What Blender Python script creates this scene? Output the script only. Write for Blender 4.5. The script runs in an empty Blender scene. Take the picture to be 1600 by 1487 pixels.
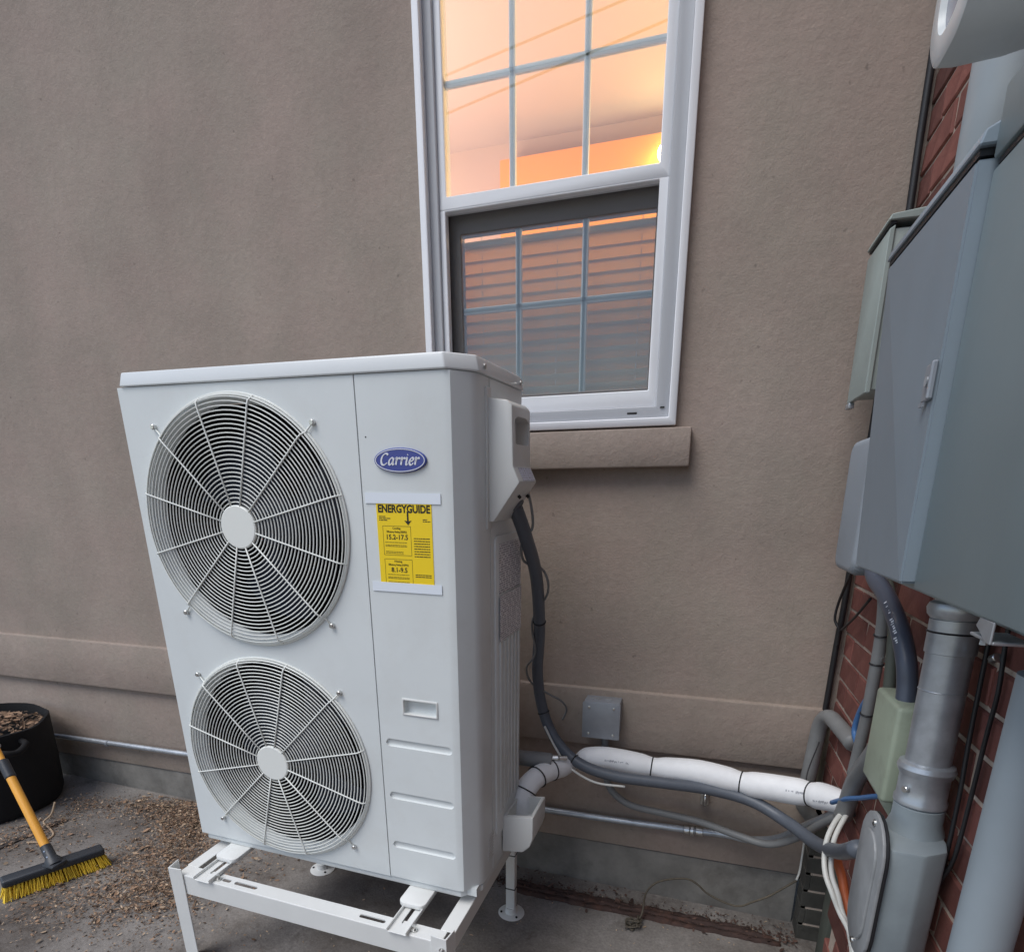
import bpy, bmesh, math, random
from mathutils import Vector, Matrix, noise

random.seed(7)
R = math.radians
scene = bpy.context.scene
col = scene.collection
EYE = 1.43            # camera height; coordinates below are written relative to eye level

# ---------------------------------------------------------------- camera
cam_d = bpy.data.cameras.new('camera')
cam = bpy.data.objects.new('camera', cam_d); col.objects.link(cam)
pitch, yaw, roll = 0.29794, 0.29622, -0.00638
f = Vector((-math.sin(yaw)*math.cos(pitch), math.cos(yaw)*math.cos(pitch), -math.sin(pitch)))
r0 = Vector((math.cos(yaw), math.sin(yaw), 0)); u0 = r0.cross(f)
rr = r0*math.cos(roll)+u0*math.sin(roll); uu = -r0*math.sin(roll)+u0*math.cos(roll)
cm = Matrix((rr, uu, -f)).transposed().to_4x4(); cm.translation = (0, 0, EYE)
cam.matrix_world = cm
cam_d.sensor_fit = 'HORIZONTAL'; cam_d.sensor_width = 36
cam_d.lens = 36*926.6/1600
cam_d.shift_y = 322.5/1600          # the photograph is the upper part of a taller frame
cam_d.clip_start = 0.02; cam_d.clip_end = 400
scene.camera = cam

# ---------------------------------------------------------------- world, sun, exposure
SUN_EL, SUN_AZ = R(58), R(215)      # azimuth clockwise from +y: behind the camera, to its left
w = bpy.data.worlds.new('World'); scene.world = w; w.use_nodes = True
nt = w.node_tree; bg = nt.nodes['Background']
sky = nt.nodes.new('ShaderNodeTexSky'); sky.sky_type = 'NISHITA'; sky.sun_disc = False
sky.sun_elevation = SUN_EL; sky.sun_rotation = SUN_AZ
sky.air_density = 1.0; sky.dust_density = 1.2; sky.ozone_density = 1.0
nt.links.new(sky.outputs[0], bg.inputs[0]); bg.inputs[1].default_value = 0.11
sun_d = bpy.data.lights.new('sun', 'SUN'); sun_d.energy = 1.5; sun_d.angle = R(35); sun_d.color = (1, 0.985, 0.96)
sun = bpy.data.objects.new('sun', sun_d); col.objects.link(sun)
sd = Vector((math.sin(SUN_AZ)*math.cos(SUN_EL), math.cos(SUN_AZ)*math.cos(SUN_EL), math.sin(SUN_EL)))
sun.rotation_euler = sd.to_track_quat('Z', 'Y').to_euler(); sun.location = sd*20
vs = scene.view_settings
vs.view_transform = 'Standard'; vs.look = 'None'; vs.gamma = 1; vs.use_curve_mapping = False
vs.exposure = 0.42

# ---------------------------------------------------------------- materials
MATS = {}
def mat(name, c, rough=.5, metal=0., var=.0, vscale=6., bump=0., bscale=60., spec=.5, island=0., objrand=0., coat=0., stretch=None, dirt=None, dscale=2.5, damt=.5):
    m = bpy.data.materials.new(name); m.use_nodes = True; n = m.node_tree.nodes; l = m.node_tree.links
    b = n['Principled BSDF']; b.inputs['Roughness'].default_value = rough; b.inputs['Metallic'].default_value = metal
    b.inputs['Specular IOR Level'].default_value = spec; b.inputs['Coat Weight'].default_value = coat
    b.inputs['Base Color'].default_value = (*c, 1)
    tc = n.new('ShaderNodeTexCoord'); src = tc.outputs['Object']
    if stretch:
        mp = n.new('ShaderNodeMapping'); mp.inputs['Scale'].default_value = stretch; l.new(src, mp.inputs[0]); src = mp.outputs[0]
    cur = None
    def mixc(fac_out, a, bcol):
        mx = n.new('ShaderNodeMix'); mx.data_type = 'RGBA'; l.new(fac_out, mx.inputs[0])
        if hasattr(a, 'is_output'): l.new(a, mx.inputs[6])
        else: mx.inputs[6].default_value = (*a, 1)
        if hasattr(bcol, 'is_output'): l.new(bcol, mx.inputs[7])
        else: mx.inputs[7].default_value = (*bcol, 1)
        return mx.outputs[2]
    cur = c
    if var:
        tn = n.new('ShaderNodeTexNoise'); tn.inputs['Scale'].default_value = vscale; tn.inputs['Detail'].default_value = 6; tn.inputs['Roughness'].default_value = .62
        l.new(src, tn.inputs['Vector'])
        mr = n.new('ShaderNodeMapRange'); mr.inputs[1].default_value = .3; mr.inputs[2].default_value = .7; l.new(tn.outputs[0], mr.inputs[0])
        cur = mixc(mr.outputs[0], tuple(x*(1-var) for x in c), tuple(min(1, x*(1+var)) for x in c))
        rv = n.new('ShaderNodeMapRange'); rv.inputs[3].default_value = max(0, rough-.1); rv.inputs[4].default_value = min(1, rough+.1); l.new(tn.outputs[0], rv.inputs[0]); l.new(rv.outputs[0], b.inputs['Roughness'])
    if dirt:
        dn = n.new('ShaderNodeTexNoise'); dn.inputs['Scale'].default_value = dscale; dn.inputs['Detail'].default_value = 9; dn.inputs['Roughness'].default_value = .7
        l.new(src, dn.inputs['Vector'])
        mr = n.new('ShaderNodeMapRange'); mr.inputs[1].default_value = .5; mr.inputs[2].default_value = .75; mr.inputs[4].default_value = damt; l.new(dn.outputs[0], mr.inputs[0])
        cur = mixc(mr.outputs[0], cur, dirt)
    if island or objrand:
        if island:
            g = n.new('ShaderNodeNewGeometry'); ro = g.outputs['Random Per Island']; amt = island
        else:
            g = n.new('ShaderNodeObjectInfo'); ro = g.outputs['Random']; amt = objrand
        mr = n.new('ShaderNodeMapRange'); mr.inputs[3].default_value = 1-amt; mr.inputs[4].default_value = 1+amt; l.new(ro, mr.inputs[0])
        hs = n.new('ShaderNodeHueSaturation'); l.new(mr.outputs[0], hs.inputs['Value'])
        if hasattr(cur, 'is_output'): l.new(cur, hs.inputs['Color'])
        else: hs.inputs['Color'].default_value = (*cur, 1)
        cur = hs.outputs[0]
    if hasattr(cur, 'is_output'): l.new(cur, b.inputs['Base Color'])
    if bump:
        bn = n.new('ShaderNodeTexNoise'); bn.inputs['Scale'].default_value = bscale; bn.inputs['Detail'].default_value = 5; bn.inputs['Roughness'].default_value = .6
        l.new(src, bn.inputs['Vector'])
        bp = n.new('ShaderNodeBump'); bp.inputs['Strength'].default_value = bump; bp.inputs['Distance'].default_value = .004
        l.new(bn.outputs[0], bp.inputs['Height']); l.new(bp.outputs[0], b.inputs['Normal'])
    MATS[name] = m; return m

mat('enamel', (.715, .755, .755), .33, var=.03, vscale=4, bump=.06, bscale=4, dirt=(.60, .60, .57), dscale=5, damt=.35)
mat('enamel_lid', (.74, .77, .775), .30, var=.02, vscale=3)
mat('plastic_cover', (.66, .67, .65), .38)
mat('wire_white', (.82, .84, .80), .35)
mat('inside_shade', (.006, .007, .009), .9, spec=.1)  # near black: shade inside the casing put into the colour
mat('fan_blade', (.022, .027, .042), .42, spec=.35)
mat('stand_white', (.76, .77, .75), .36, var=.03, vscale=8)
mat('slot_dark', (.02, .02, .02), .8)
mat('badge_blue', (.035, .06, .30), .3, coat=.3)
mat('badge_white', (.78, .80, .84), .35)
mat('label_yellow', (.95, .68, .012), .5)
mat('ink', (.02, .018, .01), .6)
mat('tape', (.80, .86, .93), .25)
mat('vinyl_white', (.82, .83, .85), .38, var=.02)
mat('vinyl_shaded', (.46, .47, .49), .45)  # jamb grey carries the shadow of the stepped frame
mat('sash_dimmed', (.17, .158, .150), .5)  # screen dimming and rail shade put into the sash colour
mat('muntin', (.82, .84, .86), .45)
mat('steel', (.50, .51, .52), .33, metal=.9, var=.18, vscale=30)
mat('galv', (.46, .49, .52), .36, metal=.55, var=.18, vscale=22, bump=.05, bscale=40)
mat('box_steel', (.32, .34, .37), .45, metal=.35, var=.1, vscale=16)
mat('bolt', (.62, .62, .60), .3, metal=1.)
mat('cab_grey', (.225, .276, .318), .40, var=.08, vscale=5, dirt=(.17, .19, .20), dscale=5, damt=.55, stretch=(1, 1, .35), bump=.03, bscale=40)
mat('cab_grey_cover', (.222, .275, .288), .42, var=.10, vscale=5, dirt=(.16, .175, .175), dscale=4, damt=.6, stretch=(1, 1, .35), bump=.03, bscale=40)
mat('green_grey', (.30, .345, .325), .5, var=.06, vscale=8)
mat('pale_green', (.36, .41, .31), .5, var=.06, vscale=12, dirt=(.2, .2, .15), dscale=9, damt=.6)
mat('soft_grey', (.30, .34, .38), .5, var=.05)
mat('paint_grey', (.285, .33, .35), .45, var=.07, vscale=20, bump=.08, bscale=70)
mat('lb_cover', (.27, .28, .285), .5, var=.12, vscale=25)
mat('mast_grey', (.32, .37, .40), .5, var=.06)
mat('pvc_grey', (.20, .205, .205), .5, var=.1, vscale=14)
mat('flex_dark', (.095, .108, .13), .45, var=.08, vscale=30)
mat('flex_navy', (.075, .088, .12), .38)
mat('cable_black', (.014, .014, .016), .5)
mat('cable_white', (.62, .62, .58), .5)
mat('cable_blue', (.06, .16, .36), .45)
mat('cable_orange', (.55, .14, .05), .5)
mat('foam_white', (.80, .81, .82), .6, var=.05, vscale=22, bump=.12, bscale=50)
mat('lamp_white', (.60, .63, .63), .4, var=.04, dirt=(.42, .43, .41), dscale=9, damt=.35)
mat('lamp_lens', (.30, .31, .36), .25)
mat('rust', (.05, .028, .023), .85, var=.4, vscale=25, bump=.6, bscale=60, dirt=(.14, .06, .035), dscale=18, damt=.6)
mat('vine', (.09, .075, .055), .8, var=.3, vscale=40)
mat('pot_black', (.007, .007, .008), .9, bump=.3, bscale=300)
mat('broom_grey', (.035, .04, .048), .45)
mat('broom_handle', (.88, .42, .06), .42, var=.05, vscale=15)
mat('bristle', (.92, .64, .06), .6, island=.2)
mat('chips', (.23, .145, .092), .85, island=.72)
mat('rust_chips', (.085, .048, .036), .9, island=.6)
mat('chips_pale', (.42, .31, .21), .85, island=.5)
mat('mortar', (.50, .41, .34), .9, var=.2, vscale=30, bump=.5, bscale=120)
mat('brick', (.178, .062, .049), .78, var=.18, vscale=14, bump=.5, bscale=70, objrand=.42, dirt=(.26, .13, .10), dscale=22, damt=.5)
mat('brick_dark', (.060, .058, .050), .8, var=.25, vscale=18, bump=.4, bscale=80, objrand=.15)
mat('green_post', (.085, .095, .078), .7, var=.2, vscale=9)
mat('foundation', (.205, .197, .18), .85, var=.28, vscale=7, bump=.6, bscale=45, dirt=(.07, .06, .05), dscale=5, damt=.7)
mat('blind_white', (.62, .63, .60), .5)
mat('ceiling', (.52, .475, .445), .9)
mat('room_paint', (.54, .47, .41), .9)
mat('reflected_orange', (.80, .36, .06), .7)  # colour of a building reflected in the glass, put on a block
mat('mud', (.06, .05, .045), .95, var=.3, bump=.5, bscale=70)

def stucco():
    m = bpy.data.materials.new('stucco'); m.use_nodes = True; n = m.node_tree.nodes; l = m.node_tree.links
    b = n['Principled BSDF']; b.inputs['Roughness'].default_value = .9; b.inputs['Specular IOR Level'].default_value = .2
    tc = n.new('ShaderNodeTexCoord')
    def nz(scale, det, rough, vec=None, sc=None):
        t = n.new('ShaderNodeTexNoise'); t.inputs['Scale'].default_value = scale; t.inputs['Detail'].default_value = det; t.inputs['Roughness'].default_value = rough
        v = tc.outputs['Object']
        if sc:
            mp = n.new('ShaderNodeMapping'); mp.inputs['Scale'].default_value = sc; l.new(v, mp.inputs[0]); v = mp.outputs[0]
        l.new(v, t.inputs['Vector']); return t.outputs[0]
    def ramp(o, a, c, lo, hi):
        mr = n.new('ShaderNodeMapRange'); mr.inputs[1].default_value = a; mr.inputs[2].default_value = c; mr.inputs[3].default_value = lo; mr.inputs[4].default_value = hi; l.new(o, mr.inputs[0]); return mr.outputs[0]
    def mul(a, c):
        x = n.new('ShaderNodeMath'); x.operation = 'MULTIPLY'; l.new(a, x.inputs[0]); l.new(c, x.inputs[1]); return x.outputs[0]
    v = mul(ramp(nz(1.7, 8, .7), .3, .72, .84, 1.12), ramp(nz(3.0, 6, .65, sc=(1.6, 1, .22)), .35, .75, 1.04, .95))
    v = mul(v, ramp(nz(60, 3, .6), .3, .7, .95, 1.05))
    v = mul(v, ramp(nz(9, 7, .75), .60, .72, 1.0, .90))
    hs = n.new('ShaderNodeHueSaturation'); mxh = n.new('ShaderNodeMix'); mxh.data_type = 'RGBA'; l.new(ramp(nz(2.6, 7, .68), .38, .62, 0, 1), mxh.inputs[0])
    mxh.inputs[6].default_value = (.350, .280, .240, 1); mxh.inputs[7].default_value = (.328, .278, .234, 1)
    l.new(mxh.outputs[2], hs.inputs['Color']); v = mul(v, ramp(nz(38, 2, .5), .70, .76, 1.0, .72)); l.new(v, hs.inputs['Value'])
    l.new(hs.outputs[0], b.inputs['Base Color'])
    ad = n.new('ShaderNodeMath'); ad.operation = 'MULTIPLY_ADD'
    l.new(nz(150, 4, .6), ad.inputs[0]); ad.inputs[1].default_value = .55; l.new(nz(34, 5, .6), ad.inputs[2])
    bp = n.new('ShaderNodeBump'); bp.inputs['Strength'].default_value = .45; bp.inputs['Distance'].default_value = .005
    l.new(ad.outputs[0], bp.inputs['Height']); l.new(bp.outputs[0], b.inputs['Normal'])
    MATS['stucco'] = m
stucco()

def concrete():
    m = bpy.data.materials.new('concrete'); m.use_nodes = True; n = m.node_tree.nodes; l = m.node_tree.links
    b = n['Principled BSDF']; b.inputs['Roughness'].default_value = .8; b.inputs['Specular IOR Level'].default_value = .3
    tc = n.new('ShaderNodeTexCoord')
    def nz(scale, det, rough):
        t = n.new('ShaderNodeTexNoise'); t.inputs['Scale'].default_value = scale; t.inputs['Detail'].default_value = det; t.inputs['Roughness'].default_value = rough
        l.new(tc.outputs['Object'], t.inputs['Vector']); return t.outputs[0]
    def ramp(o, a, c, lo, hi):
        mr = n.new('ShaderNodeMapRange'); mr.inputs[1].default_value = a; mr.inputs[2].default_value = c; mr.inputs[3].default_value = lo; mr.inputs[4].default_value = hi; l.new(o, mr.inputs[0]); return mr.outputs[0]
    cr = n.new('ShaderNodeValToRGB'); e = cr.color_ramp.elements
    e[0].position = .32; e[0].color = (.10, .085, .074, 1); e[1].position = .68; e[1].color = (.29, .27, .25, 1)
    l.new(nz(2.2, 10, .68), cr.inputs[0])
    mx = n.new('ShaderNodeMix'); mx.data_type = 'RGBA'; l.new(ramp(nz(5.5, 8, .75), .56, .7, 0, .75), mx.inputs[0]); l.new(cr.outputs[0], mx.inputs[6]); mx.inputs[7].default_value = (.07, .052, .04, 1)
    mx2 = n.new('ShaderNodeMix'); mx2.data_type = 'RGBA'; mx2.blend_type = 'MULTIPLY'; mx2.inputs[0].default_value = 1; l.new(mx.outputs[2], mx2.inputs[6])
    l.new(ramp(nz(110, 4, .7), .3, .7, .78, 1.2), mx2.inputs[7])
    l.new(mx2.outputs[2], b.inputs['Base Color'])
    l.new(ramp(nz(2.2, 10, .68), .3, .7, .62, .9), b.inputs['Roughness'])
    ad = n.new('ShaderNodeMath'); ad.operation = 'MULTIPLY_ADD'
    l.new(nz(140, 4, .65), ad.inputs[0]); ad.inputs[1].default_value = .5; l.new(nz(14, 6, .6), ad.inputs[2])
    bp = n.new('ShaderNodeBump'); bp.inputs['Strength'].default_value = .55; bp.inputs['Distance'].default_value = .006
    l.new(ad.outputs[0], bp.inputs['Height']); l.new(bp.outputs[0], b.inputs['Normal'])
    MATS['concrete'] = m
concrete()

def glass():
    m = bpy.data.materials.new('glass'); m.use_nodes = True; n = m.node_tree.nodes; l = m.node_tree.links
    n.remove(n['Principled BSDF']); out = n['Material Output']
    t = n.new('ShaderNodeBsdfTransparent'); t.inputs[0].default_value = (.95, .97, .96, 1)
    g = n.new('ShaderNodeBsdfGlossy'); g.inputs['Roughness'].default_value = .0
    lw = n.new('ShaderNodeLayerWeight'); lw.inputs[0].default_value = .5
    pw = n.new('ShaderNodeMath'); pw.operation = 'POWER'; l.new(lw.outputs['Facing'], pw.inputs[0]); pw.inputs[1].default_value = 4
    fr = n.new('ShaderNodeMath'); fr.operation = 'MULTIPLY_ADD'; l.new(pw.outputs[0], fr.inputs[0]); fr.inputs[1].default_value = .85; fr.inputs[2].default_value = .12
    mx = n.new('ShaderNodeMixShader'); l.new(fr.outputs[0], mx.inputs[0]); l.new(t.outputs[0], mx.inputs[1]); l.new(g.outputs[0], mx.inputs[2])
    l.new(mx.outputs[0], out.inputs[0]); MATS['glass'] = m
glass()

def screen():
    m = bpy.data.materials.new('insect_screen'); m.use_nodes = True; n = m.node_tree.nodes; l = m.node_tree.links
    b = n['Principled BSDF']; b.inputs['Base Color'].default_value = (.035, .036, .037, 1); b.inputs['Roughness'].default_value = .7
    t = n.new('ShaderNodeBsdfTransparent'); mx = n.new('ShaderNodeMixShader'); mx.inputs[0].default_value = .07
    l.new(t.outputs[0], mx.inputs[1]); l.new(b.outputs[0], mx.inputs[2]); l.new(mx.outputs[0], n['Material Output'].inputs[0])
    MATS['insect_screen'] = m
screen()

def translucent_blind():
    m = bpy.data.materials.new('blind_slat'); m.use_nodes = True; n = m.node_tree.nodes; l = m.node_tree.links
    b = n['Principled BSDF']; b.inputs['Base Color'].default_value = (.58, .63, .57, 1); b.inputs['Roughness'].default_value = .5
    t = n.new('ShaderNodeBsdfTranslucent'); t.inputs[0].default_value = (.92, .66, .34, 1); mx = n.new('ShaderNodeMixShader'); mx.inputs[0].default_value = .52
    l.new(b.outputs[0], mx.inputs[1]); l.new(t.outputs[0], mx.inputs[2]); l.new(mx.outputs[0], n['Material Output'].inputs[0])
    MATS['blind_slat'] = m
translucent_blind()

def emit(name, c, s):
    m = bpy.data.materials.new(name); m.use_nodes = True; b = m.node_tree.nodes['Principled BSDF']
    b.inputs['Base Color'].default_value = (.8, .8, .75, 1); b.inputs['Emission Color'].default_value = (*c, 1); b.inputs['Emission Strength'].default_value = s
    MATS[name] = m
emit('added_lamp_glow', (1, .80, .45), 4.0)
emit('added_spot_glow', (1, .78, .36), 26.0)

def print_mat(name, paper, scale_z, scale_u, thr=.5, axis='Y'):
    """fine illegible print: rows of small marks on paper"""
    m = bpy.data.materials.new(name); m.use_nodes = True; n = m.node_tree.nodes; l = m.node_tree.links
    b = n['Principled BSDF']; b.inputs['Roughness'].default_value = .45
    tc = n.new('ShaderNodeTexCoord'); sp = n.new('ShaderNodeSeparateXYZ'); l.new(tc.outputs['Object'], sp.inputs[0])
    z = n.new('ShaderNodeMath'); z.operation = 'MULTIPLY'; l.new(sp.outputs['Z'], z.inputs[0]); z.inputs[1].default_value = scale_z
    fz = n.new('ShaderNodeMath'); fz.operation = 'FRACT'; l.new(z.outputs[0], fz.inputs[0])
    fl = n.new('ShaderNodeMath'); fl.operation = 'FLOOR'; l.new(z.outputs[0], fl.inputs[0])
    cb = n.new('ShaderNodeCombineXYZ'); l.new(fl.outputs[0], cb.inputs[2])
    u = n.new('ShaderNodeMath'); u.operation = 'MULTIPLY'; l.new(sp.outputs[axis], u.inputs[0]); u.inputs[1].default_value = scale_u; l.new(u.outputs[0], cb.inputs[0])
    t = n.new('ShaderNodeTexNoise'); t.inputs['Scale'].default_value = 1; t.inputs['Detail'].default_value = 2; l.new(cb.outputs[0], t.inputs['Vector'])
    g1 = n.new('ShaderNodeMath'); g1.operation = 'GREATER_THAN'; l.new(t.outputs[0], g1.inputs[0]); g1.inputs[1].default_value = thr
    g2 = n.new('ShaderNodeMath'); g2.operation = 'LESS_THAN'; l.new(fz.outputs[0], g2.inputs[0]); g2.inputs[1].default_value = .55
    mu = n.new('ShaderNodeMath'); mu.operation = 'MULTIPLY'; l.new(g1.outputs[0], mu.inputs[0]); l.new(g2.outputs[0], mu.inputs[1])
    mx = n.new('ShaderNodeMix'); mx.data_type = 'RGBA'; l.new(mu.outputs[0], mx.inputs[0]); mx.inputs[6].default_value = (*paper, 1); mx.inputs[7].default_value = (.30, .30, .35, 1)
    l.new(mx.outputs[2], b.inputs['Base Color']); MATS[name] = m
print_mat('side_print', (.78, .78, .80), 170, 75, .47)
print_mat('hood_print', (.60, .62, .74), 200, 120, .5)

# ---------------------------------------------------------------- mesh helpers
def sharp(bm, ang=35):
    a = R(ang)
    for fa in bm.faces: fa.smooth = True
    for e in bm.edges:
        if len(e.link_faces) == 2 and e.calc_face_angle(0) > a: e.smooth = False
def new(): return bmesh.new()
def box(bm, x0, x1, y0, y1, z0, z1, bev=0., seg=2):
    t = bmesh.new()
    bmesh.ops.create_cube(t, size=1)
    for v in t.verts: v.co = ((x0+x1)/2+v.co.x*(x1-x0), (y0+y1)/2+v.co.y*(y1-y0), (z0+z1)/2+v.co.z*(z1-z0))
    if bev: bmesh.ops.bevel(t, geom=t.edges[:], offset=bev, segments=seg, profile=.5, affect='EDGES')
    merge(bm, t); return bm
def merge(bm, t):
    me = bpy.data.meshes.new('t'); t.to_mesh(me); t.free(); bm.from_mesh(me); bpy.data.meshes.remove(me)
def prism(bm, pts, axis, a, b, bev=0., seg=2):
    """closed prism: 2-D outline extruded along an axis (x: pts=(y,z), y: pts=(x,z), z: pts=(x,y))"""
    t = bmesh.new()
    mk = {'x': lambda p, h: (h, p[0], p[1]), 'y': lambda p, h: (p[0], h, p[1]), 'z': lambda p, h: (p[0], p[1], h)}[axis]
    A = [t.verts.new(mk(p, a)) for p in pts]; B = [t.verts.new(mk(p, b)) for p in pts]
    t.faces.new(A); t.faces.new(B[::-1])
    for i in range(len(pts)):
        j = (i+1) % len(pts); t.faces.new((A[i], B[i], B[j], A[j]))
    bmesh.ops.recalc_face_normals(t, faces=t.faces[:])
    if bev: bmesh.ops.bevel(t, geom=t.edges[:], offset=bev, segments=seg, profile=.5, affect='EDGES')
    merge(bm, t); return bm
def spline(P, n=8):
    P = [Vector(p) for p in P]
    if len(P) < 3: return P
    Q = [2*P[0]-P[1]]+P+[2*P[-1]-P[-2]]; out = []
    for i in range(1, len(Q)-2):
        a, b, c, d = Q[i-1:i+3]
        for k in range(n):
            t = k/n
            out.append(.5*((2*b)+(c-a)*t+(2*a-5*b+4*c-d)*t*t+(3*b-a-3*c+d)*t**3))
    out.append(P[-1]); return out
def tube(bm, P, rad, seg=12, n=8, smooth=True, cap=True):
    pts = spline(P, n) if smooth else [Vector(p) for p in P]
    N = len(pts)
    rs = [rad(i/(N-1)) if callable(rad) else rad for i in range(N)]
    tan = [(pts[min(i+1, N-1)]-pts[max(i-1, 0)]).normalized() for i in range(N)]
    nrm = tan[0].orthogonal().normalized(); rings = []
    for i in range(N):
        nrm = (nrm-tan[i]*nrm.dot(tan[i])).normalized(); bi = tan[i].cross(nrm)
        rings.append([bm.verts.new(pts[i]+(nrm*math.cos(2*math.pi*k/seg)+bi*math.sin(2*math.pi*k/seg))*rs[i]) for k in range(seg)])
    for i in range(N-1):
        for k in range(seg):
            bm.faces.new((rings[i][k], rings[i][(k+1) % seg], rings[i+1][(k+1) % seg], rings[i+1][k]))
    if cap: bm.faces.new(rings[0][::-1]); bm.faces.new(rings[-1])
    return bm
def lathe(bm, prof, origin, axis, seg=32, closed=False, caps=True):
    """profile (r,h) revolved about axis through origin"""
    ax = Vector(axis).normalized(); u = ax.orthogonal().normalized(); v = ax.cross(u); o = Vector(origin)
    rings = [[bm.verts.new(o+ax*h+(u*math.cos(2*math.pi*k/seg)+v*math.sin(2*math.pi*k/seg))*max(r, 1e-5)) for k in range(seg)] for r, h in prof]
    n = len(prof)
    for i in range(n if closed else n-1):
        a, b = rings[i], rings[(i+1) % n]
        for k in range(seg): bm.faces.new((a[k], a[(k+1) % seg], b[(k+1) % seg], b[k]))
    if caps and not closed: bm.faces.new(rings[0][::-1]); bm.faces.new(rings[-1])
    bmesh.ops.recalc_face_normals(bm, faces=bm.faces[:]); return bm
def cyl(bm, a, b, r, seg=16, bev=0.):
    a, b = Vector(a), Vector(b); h = (b-a).length
    pr = [(r, 0), (r, h)] if not bev else [(r-bev, 0), (r, bev), (r, h-bev), (r-bev, h)]
    t = bmesh.new(); lathe(t, pr, a, b-a, seg); merge(bm, t); return bm
def torus(bm, c, axis, Rr, r, seg=64, ms=6):
    t = bmesh.new()
    lathe(t, [(Rr+r*math.cos(2*math.pi*k/ms), r*math.sin(2*math.pi*k/ms)) for k in range(ms)], c, axis, seg, closed=True); merge(bm, t); return bm
def frame(bm, x0, x1, z0, z1, w, y0, y1, bev=.0):
    """picture-frame ring in the xz plane with mitred corners; w = (left, right, bottom, top)"""
    if not isinstance(w, tuple): w = (w,)*4
    t = bmesh.new()
    O = [(x0, z0), (x1, z0), (x1, z1), (x0, z1)]; I = [(x0+w[0], z0+w[2]), (x1-w[1], z0+w[2]), (x1-w[1], z1-w[3]), (x0+w[0], z1-w[3])]
    V = {}
    for nme, L in (('o', O), ('i', I)):
        for k, (x, z) in enumerate(L):
            for yy, s in ((y0, 0), (y1, 1)): V[nme, k, s] = t.verts.new((x, yy, z))
    for k in range(4):
        j = (k+1) % 4
        t.faces.new((V['o', k, 0], V['o', j, 0], V['i', j, 0], V['i', k, 0]))
        t.faces.new((V['o', k, 1], V['i', k, 1], V['i', j, 1], V['o', j, 1]))
        t.faces.new((V['o', k, 0], V['o', k, 1], V['o', j, 1], V['o', j, 0]))
        t.faces.new((V['i', k, 0], V['i', j, 0], V['i', j, 1], V['i', k, 1]))
    bmesh.ops.recalc_face_normals(t, faces=t.faces[:])
    if bev: bmesh.ops.bevel(t, geom=t.edges[:], offset=bev, segments=1, affect='EDGES')
    merge(bm, t); return bm
def roundrect(x0, x1, z0, z1, r, n=5):
    out = []
    for cx, cz, a in ((x1-r, z1-r, 0), (x0+r, z1-r, 90), (x0+r, z0+r, 180), (x1-r, z0+r, 270)):
        for k in range(n+1):
            t = R(a+90*k/n); out.append((cx+r*math.cos(t), cz+r*math.sin(t)))
    return out

TOP = []
INV = {}
def _mesh(name, bm, m, ang=35):
    sharp(bm, ang); me = bpy.data.meshes.new(name); bm.to_mesh(me); bm.free(); me.materials.append(MATS[m]); return me
def tag(o, label=None, cat=None, group=None, kind=None):
    for k, v in (('label', label), ('category', cat), ('group', group), ('kind', kind)):
        if v: o[k] = v
    return o
def thing(name, label, cat, loc, group=None, matrix=None, kind=None):
    e = bpy.data.objects.new(name, None); e.empty_display_size = .1; col.objects.link(e)
    M = matrix if matrix is not None else Matrix.Translation(loc)
    e.matrix_world = M; INV[e.name] = M.inverted(); TOP.append(e)
    return tag(e, label, cat, group, kind)
def part(name, bm, m, parent, local=False, label=None, ang=35):
    """child mesh; bm in scene coordinates unless local"""
    iv = INV[parent.name]
    if not local: bm.transform(iv)
    o = bpy.data.objects.new(name, _mesh(name, bm, m, ang)); col.objects.link(o); o.parent = parent
    INV[o.name] = iv if not local else Matrix()
    if local: INV[o.name] = iv
    if label: o['label'] = label
    return o
def solo(name, bm, m, label=None, cat=None, group=None, kind=None, ang=35):
    """top-level one-mesh thing with its origin at its base"""
    xs = [v.co for v in bm.verts]
    lo = Vector([min(c[i] for c in xs) for i in range(3)]); hi = Vector([max(c[i] for c in xs) for i in range(3)])
    base = Vector(((lo.x+hi.x)/2, (lo.y+hi.y)/2, lo.z)); bm.transform(Matrix.Translation(-base))
    o = bpy.data.objects.new(name, _mesh(name, bm, m, ang)); col.objects.link(o); o.location = base
    INV[o.name] = Matrix.Translation(-base); TOP.append(o)
    return tag(o, label, cat, group, kind)
def boolean(bm, cutters, op='DIFFERENCE'):
    def mk(b, n):
        me = bpy.data.meshes.new(n); b.to_mesh(me); b.free(); o = bpy.data.objects.new(n, me); col.objects.link(o); return o
    o = mk(bm, 'bool_a'); cs = []
    for c in cutters:
        k = mk(c, 'bool_b'); cs.append(k); md = o.modifiers.new('b', 'BOOLEAN'); md.object = k; md.operation = op; md.solver = 'EXACT'
    dg = bpy.context.evaluated_depsgraph_get(); dg.update()
    me = bpy.data.meshes.new_from_object(o.evaluated_get(dg)); out = bmesh.new(); out.from_mesh(me); bpy.data.meshes.remove(me)
    for k in [o]+cs:
        d = k.data; bpy.data.objects.remove(k); bpy.data.meshes.remove(d)
    return out
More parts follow.
